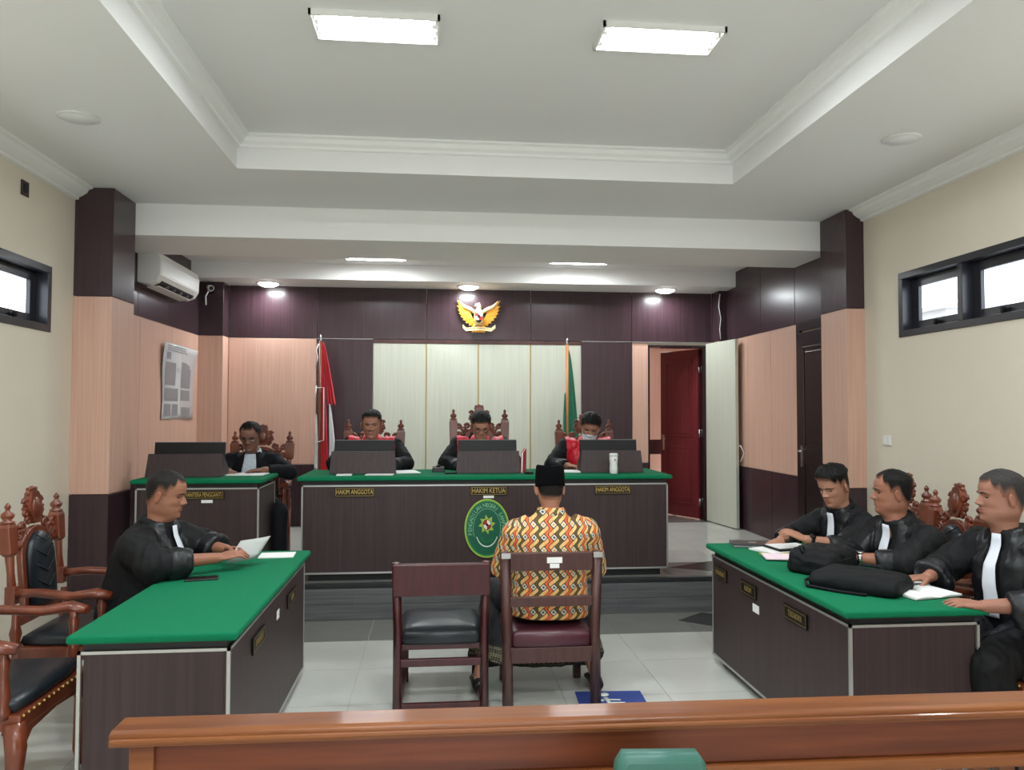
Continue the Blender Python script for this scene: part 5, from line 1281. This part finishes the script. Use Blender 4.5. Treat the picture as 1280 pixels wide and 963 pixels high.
MB().tube([(.06, .56, .2), (.07, .62, .17), (.03, .66, .12), (.02, .70, .04)], .018, 8).build('pipe', 'white_plastic', ac)
cc = thing('security_camera', 'small white security camera in the left rear corner', 'camera', (-2.55, 8.98, 2.98))
MB().lathe([(.03, 0), (.03, -.02), (.01, -.03)], (0, 0, 0), 12, (0, -1, 0)).build('mount', 'white_plastic', cc)
MB().tube([(0, -.02, 0), (.0, -.07, .02), (.02, -.10, .02)], .010, 8).build('arm', 'white_plastic', cc)
MB().tube([(.0, -.07, .03), (.05, -.17, .01)], .032, 14).build('housing', 'white_plastic', cc)
MB().tube([(.049, -.168, .0105), (.053, -.176, .009)], .024, 14).build('lens', 'black_plastic', cc)
MB().tube([(-.02, -.03, .0), (-.05, -.03, -.06), (-.045, -.03, -.16)], .008, 6).build('cable', 'white_plastic', cc)
po = thing('wall_poster', 'curled grey printed notice pinned on the left peach panel', 'poster', (XL+.022, 8.3, 1.54))
rows = []
for k in range(13):
    z = k/12*.76; b = .012+.03*(k/12)**3; rows.append([(b, -.50+.02*math.sin(k*.5), z), (.006+.02*((k/12)**2), 0, z), (b*1.2, .46+(.05 if k > 8 else 0)*(k-8)/4, z-.015), (b*1.2-.002, .46+(.05 if k > 8 else 0)*(k-8)/4, z-.015), (.004+.02*((k/12)**2), 0, z), (b-.002, -.50+.02*math.sin(k*.5), z)])
MB().loft(rows, smooth=True).build('sheet', 'poster_paper', po)
ink = MB()
def pblock(y0, y1, z0, z1):
    f = lambda y, z: (.0025+(.012+.03*(z/.76)**3)*abs(y)/.48+(.006+.02*((z/.76)**2))*(1-abs(y)/.48), y, z-(.007*y/.46+.007 if y > 0 else 0))
    ink.add([f(y0, z0), f((y0+y1)/2, z0), f(y1, z0), f(y1, z1), f((y0+y1)/2, z1), f(y0, z1)], [(0, 1, 4, 5), (1, 2, 3, 4)])
for r in ((-.42, -.30, .60, .67), (-.44, -.12, .34, .57), (-.44, -.02, .18, .31), (-.44, -.24, .03, .15), (-.20, -.02, .03, .15), (.06, .34, .33, .60), (.06, .34, .20, .31), (.08, .36, .03, .13)): pblock(*r)
for k in range(3): pblock(-.42, .40, .685+.022*k, .695+.022*k)
for k in range(9): pblock(-.10 if k > 4 else .06, .02 if k > 4 else .34, .58-.012*k, .583-.012*k)
ink.build('print', 'poster_ink', po)
sw = thing('light_switch', 'white light switch on the right wall', 'switch', (XR, 5.70, 1.40))
MB().box(-.012, 0, -.055, .055, -.04, .04).build('plate', 'white_plastic', sw, bevel=.004)
for s in (-1, 1): MB().box(-.016, -.011, s*.025-.018, s*.025+.018, -.028, .028).build('rocker', 'white_plastic', sw, bevel=.003)
so_ = thing('wall_socket', 'small open brown socket box high on the left wall', 'socket', (XL, 5.29, 3.08))
MB().box(0, .010, -.045, .045, -.05, .05).build('plate', 'desk_laminate', so_, bevel=.003); MB().box(.009, .013, -.025, .025, -.025, .03).build('opening', 'black_matte', so_)
tag(MB().tube([(XR-.03, 8.72, 1.10), (XR-.06, 8.62, 1.20), (XR-.06, 8.48, 1.24), (XR-.06, 8.38, 1.16), (XR-.05, 8.5, 1.06), (XR-.05, 8.6, 1.04)], .006, 6).tube([(XR-.04, 8.62, 1.06), (XR-.05, 8.58, .95), (XR-.05, 8.62, .84), (XR-.05, 8.68, .90), (XR-.04, 8.66, 1.05)], .008, 6).build('cable_coil', 'rope_white'), 'looped white cable hanging on the right wall wainscot', 'cable')
tag(MB().tube([(3.415, 8.965, 3.05), (3.40, 8.965, 2.9), (3.425, 8.965, 2.75), (3.41, 8.965, 2.62), (3.42, 8.965, 2.50)], .005, 6).build('wall_cable', 'rope_white'), 'thin white cable running down beside the open doorway', 'cable')
# chair in the corridor
t = thing('corridor_chair', 'dark wooden chair in the corridor beyond the door', 'chair', (2.95, 10.15, DZ), math.pi)
MB().cbox((0, -.2, .86), (.42, .03, .20)).build('backrest', 'mahogany', t, bevel=.005); MB().cbox((0, 0, .44), (.44, .42, .05)).build('seat', 'mahogany', t, bevel=.006)
for s in (-1, 1):
    MB().cbox((s*.2, -.2, .47), (.035, .035, .94)).build('leg', 'mahogany', t); MB().cbox((s*.2, .19, .21), (.035, .035, .42)).build('leg', 'mahogany', t)
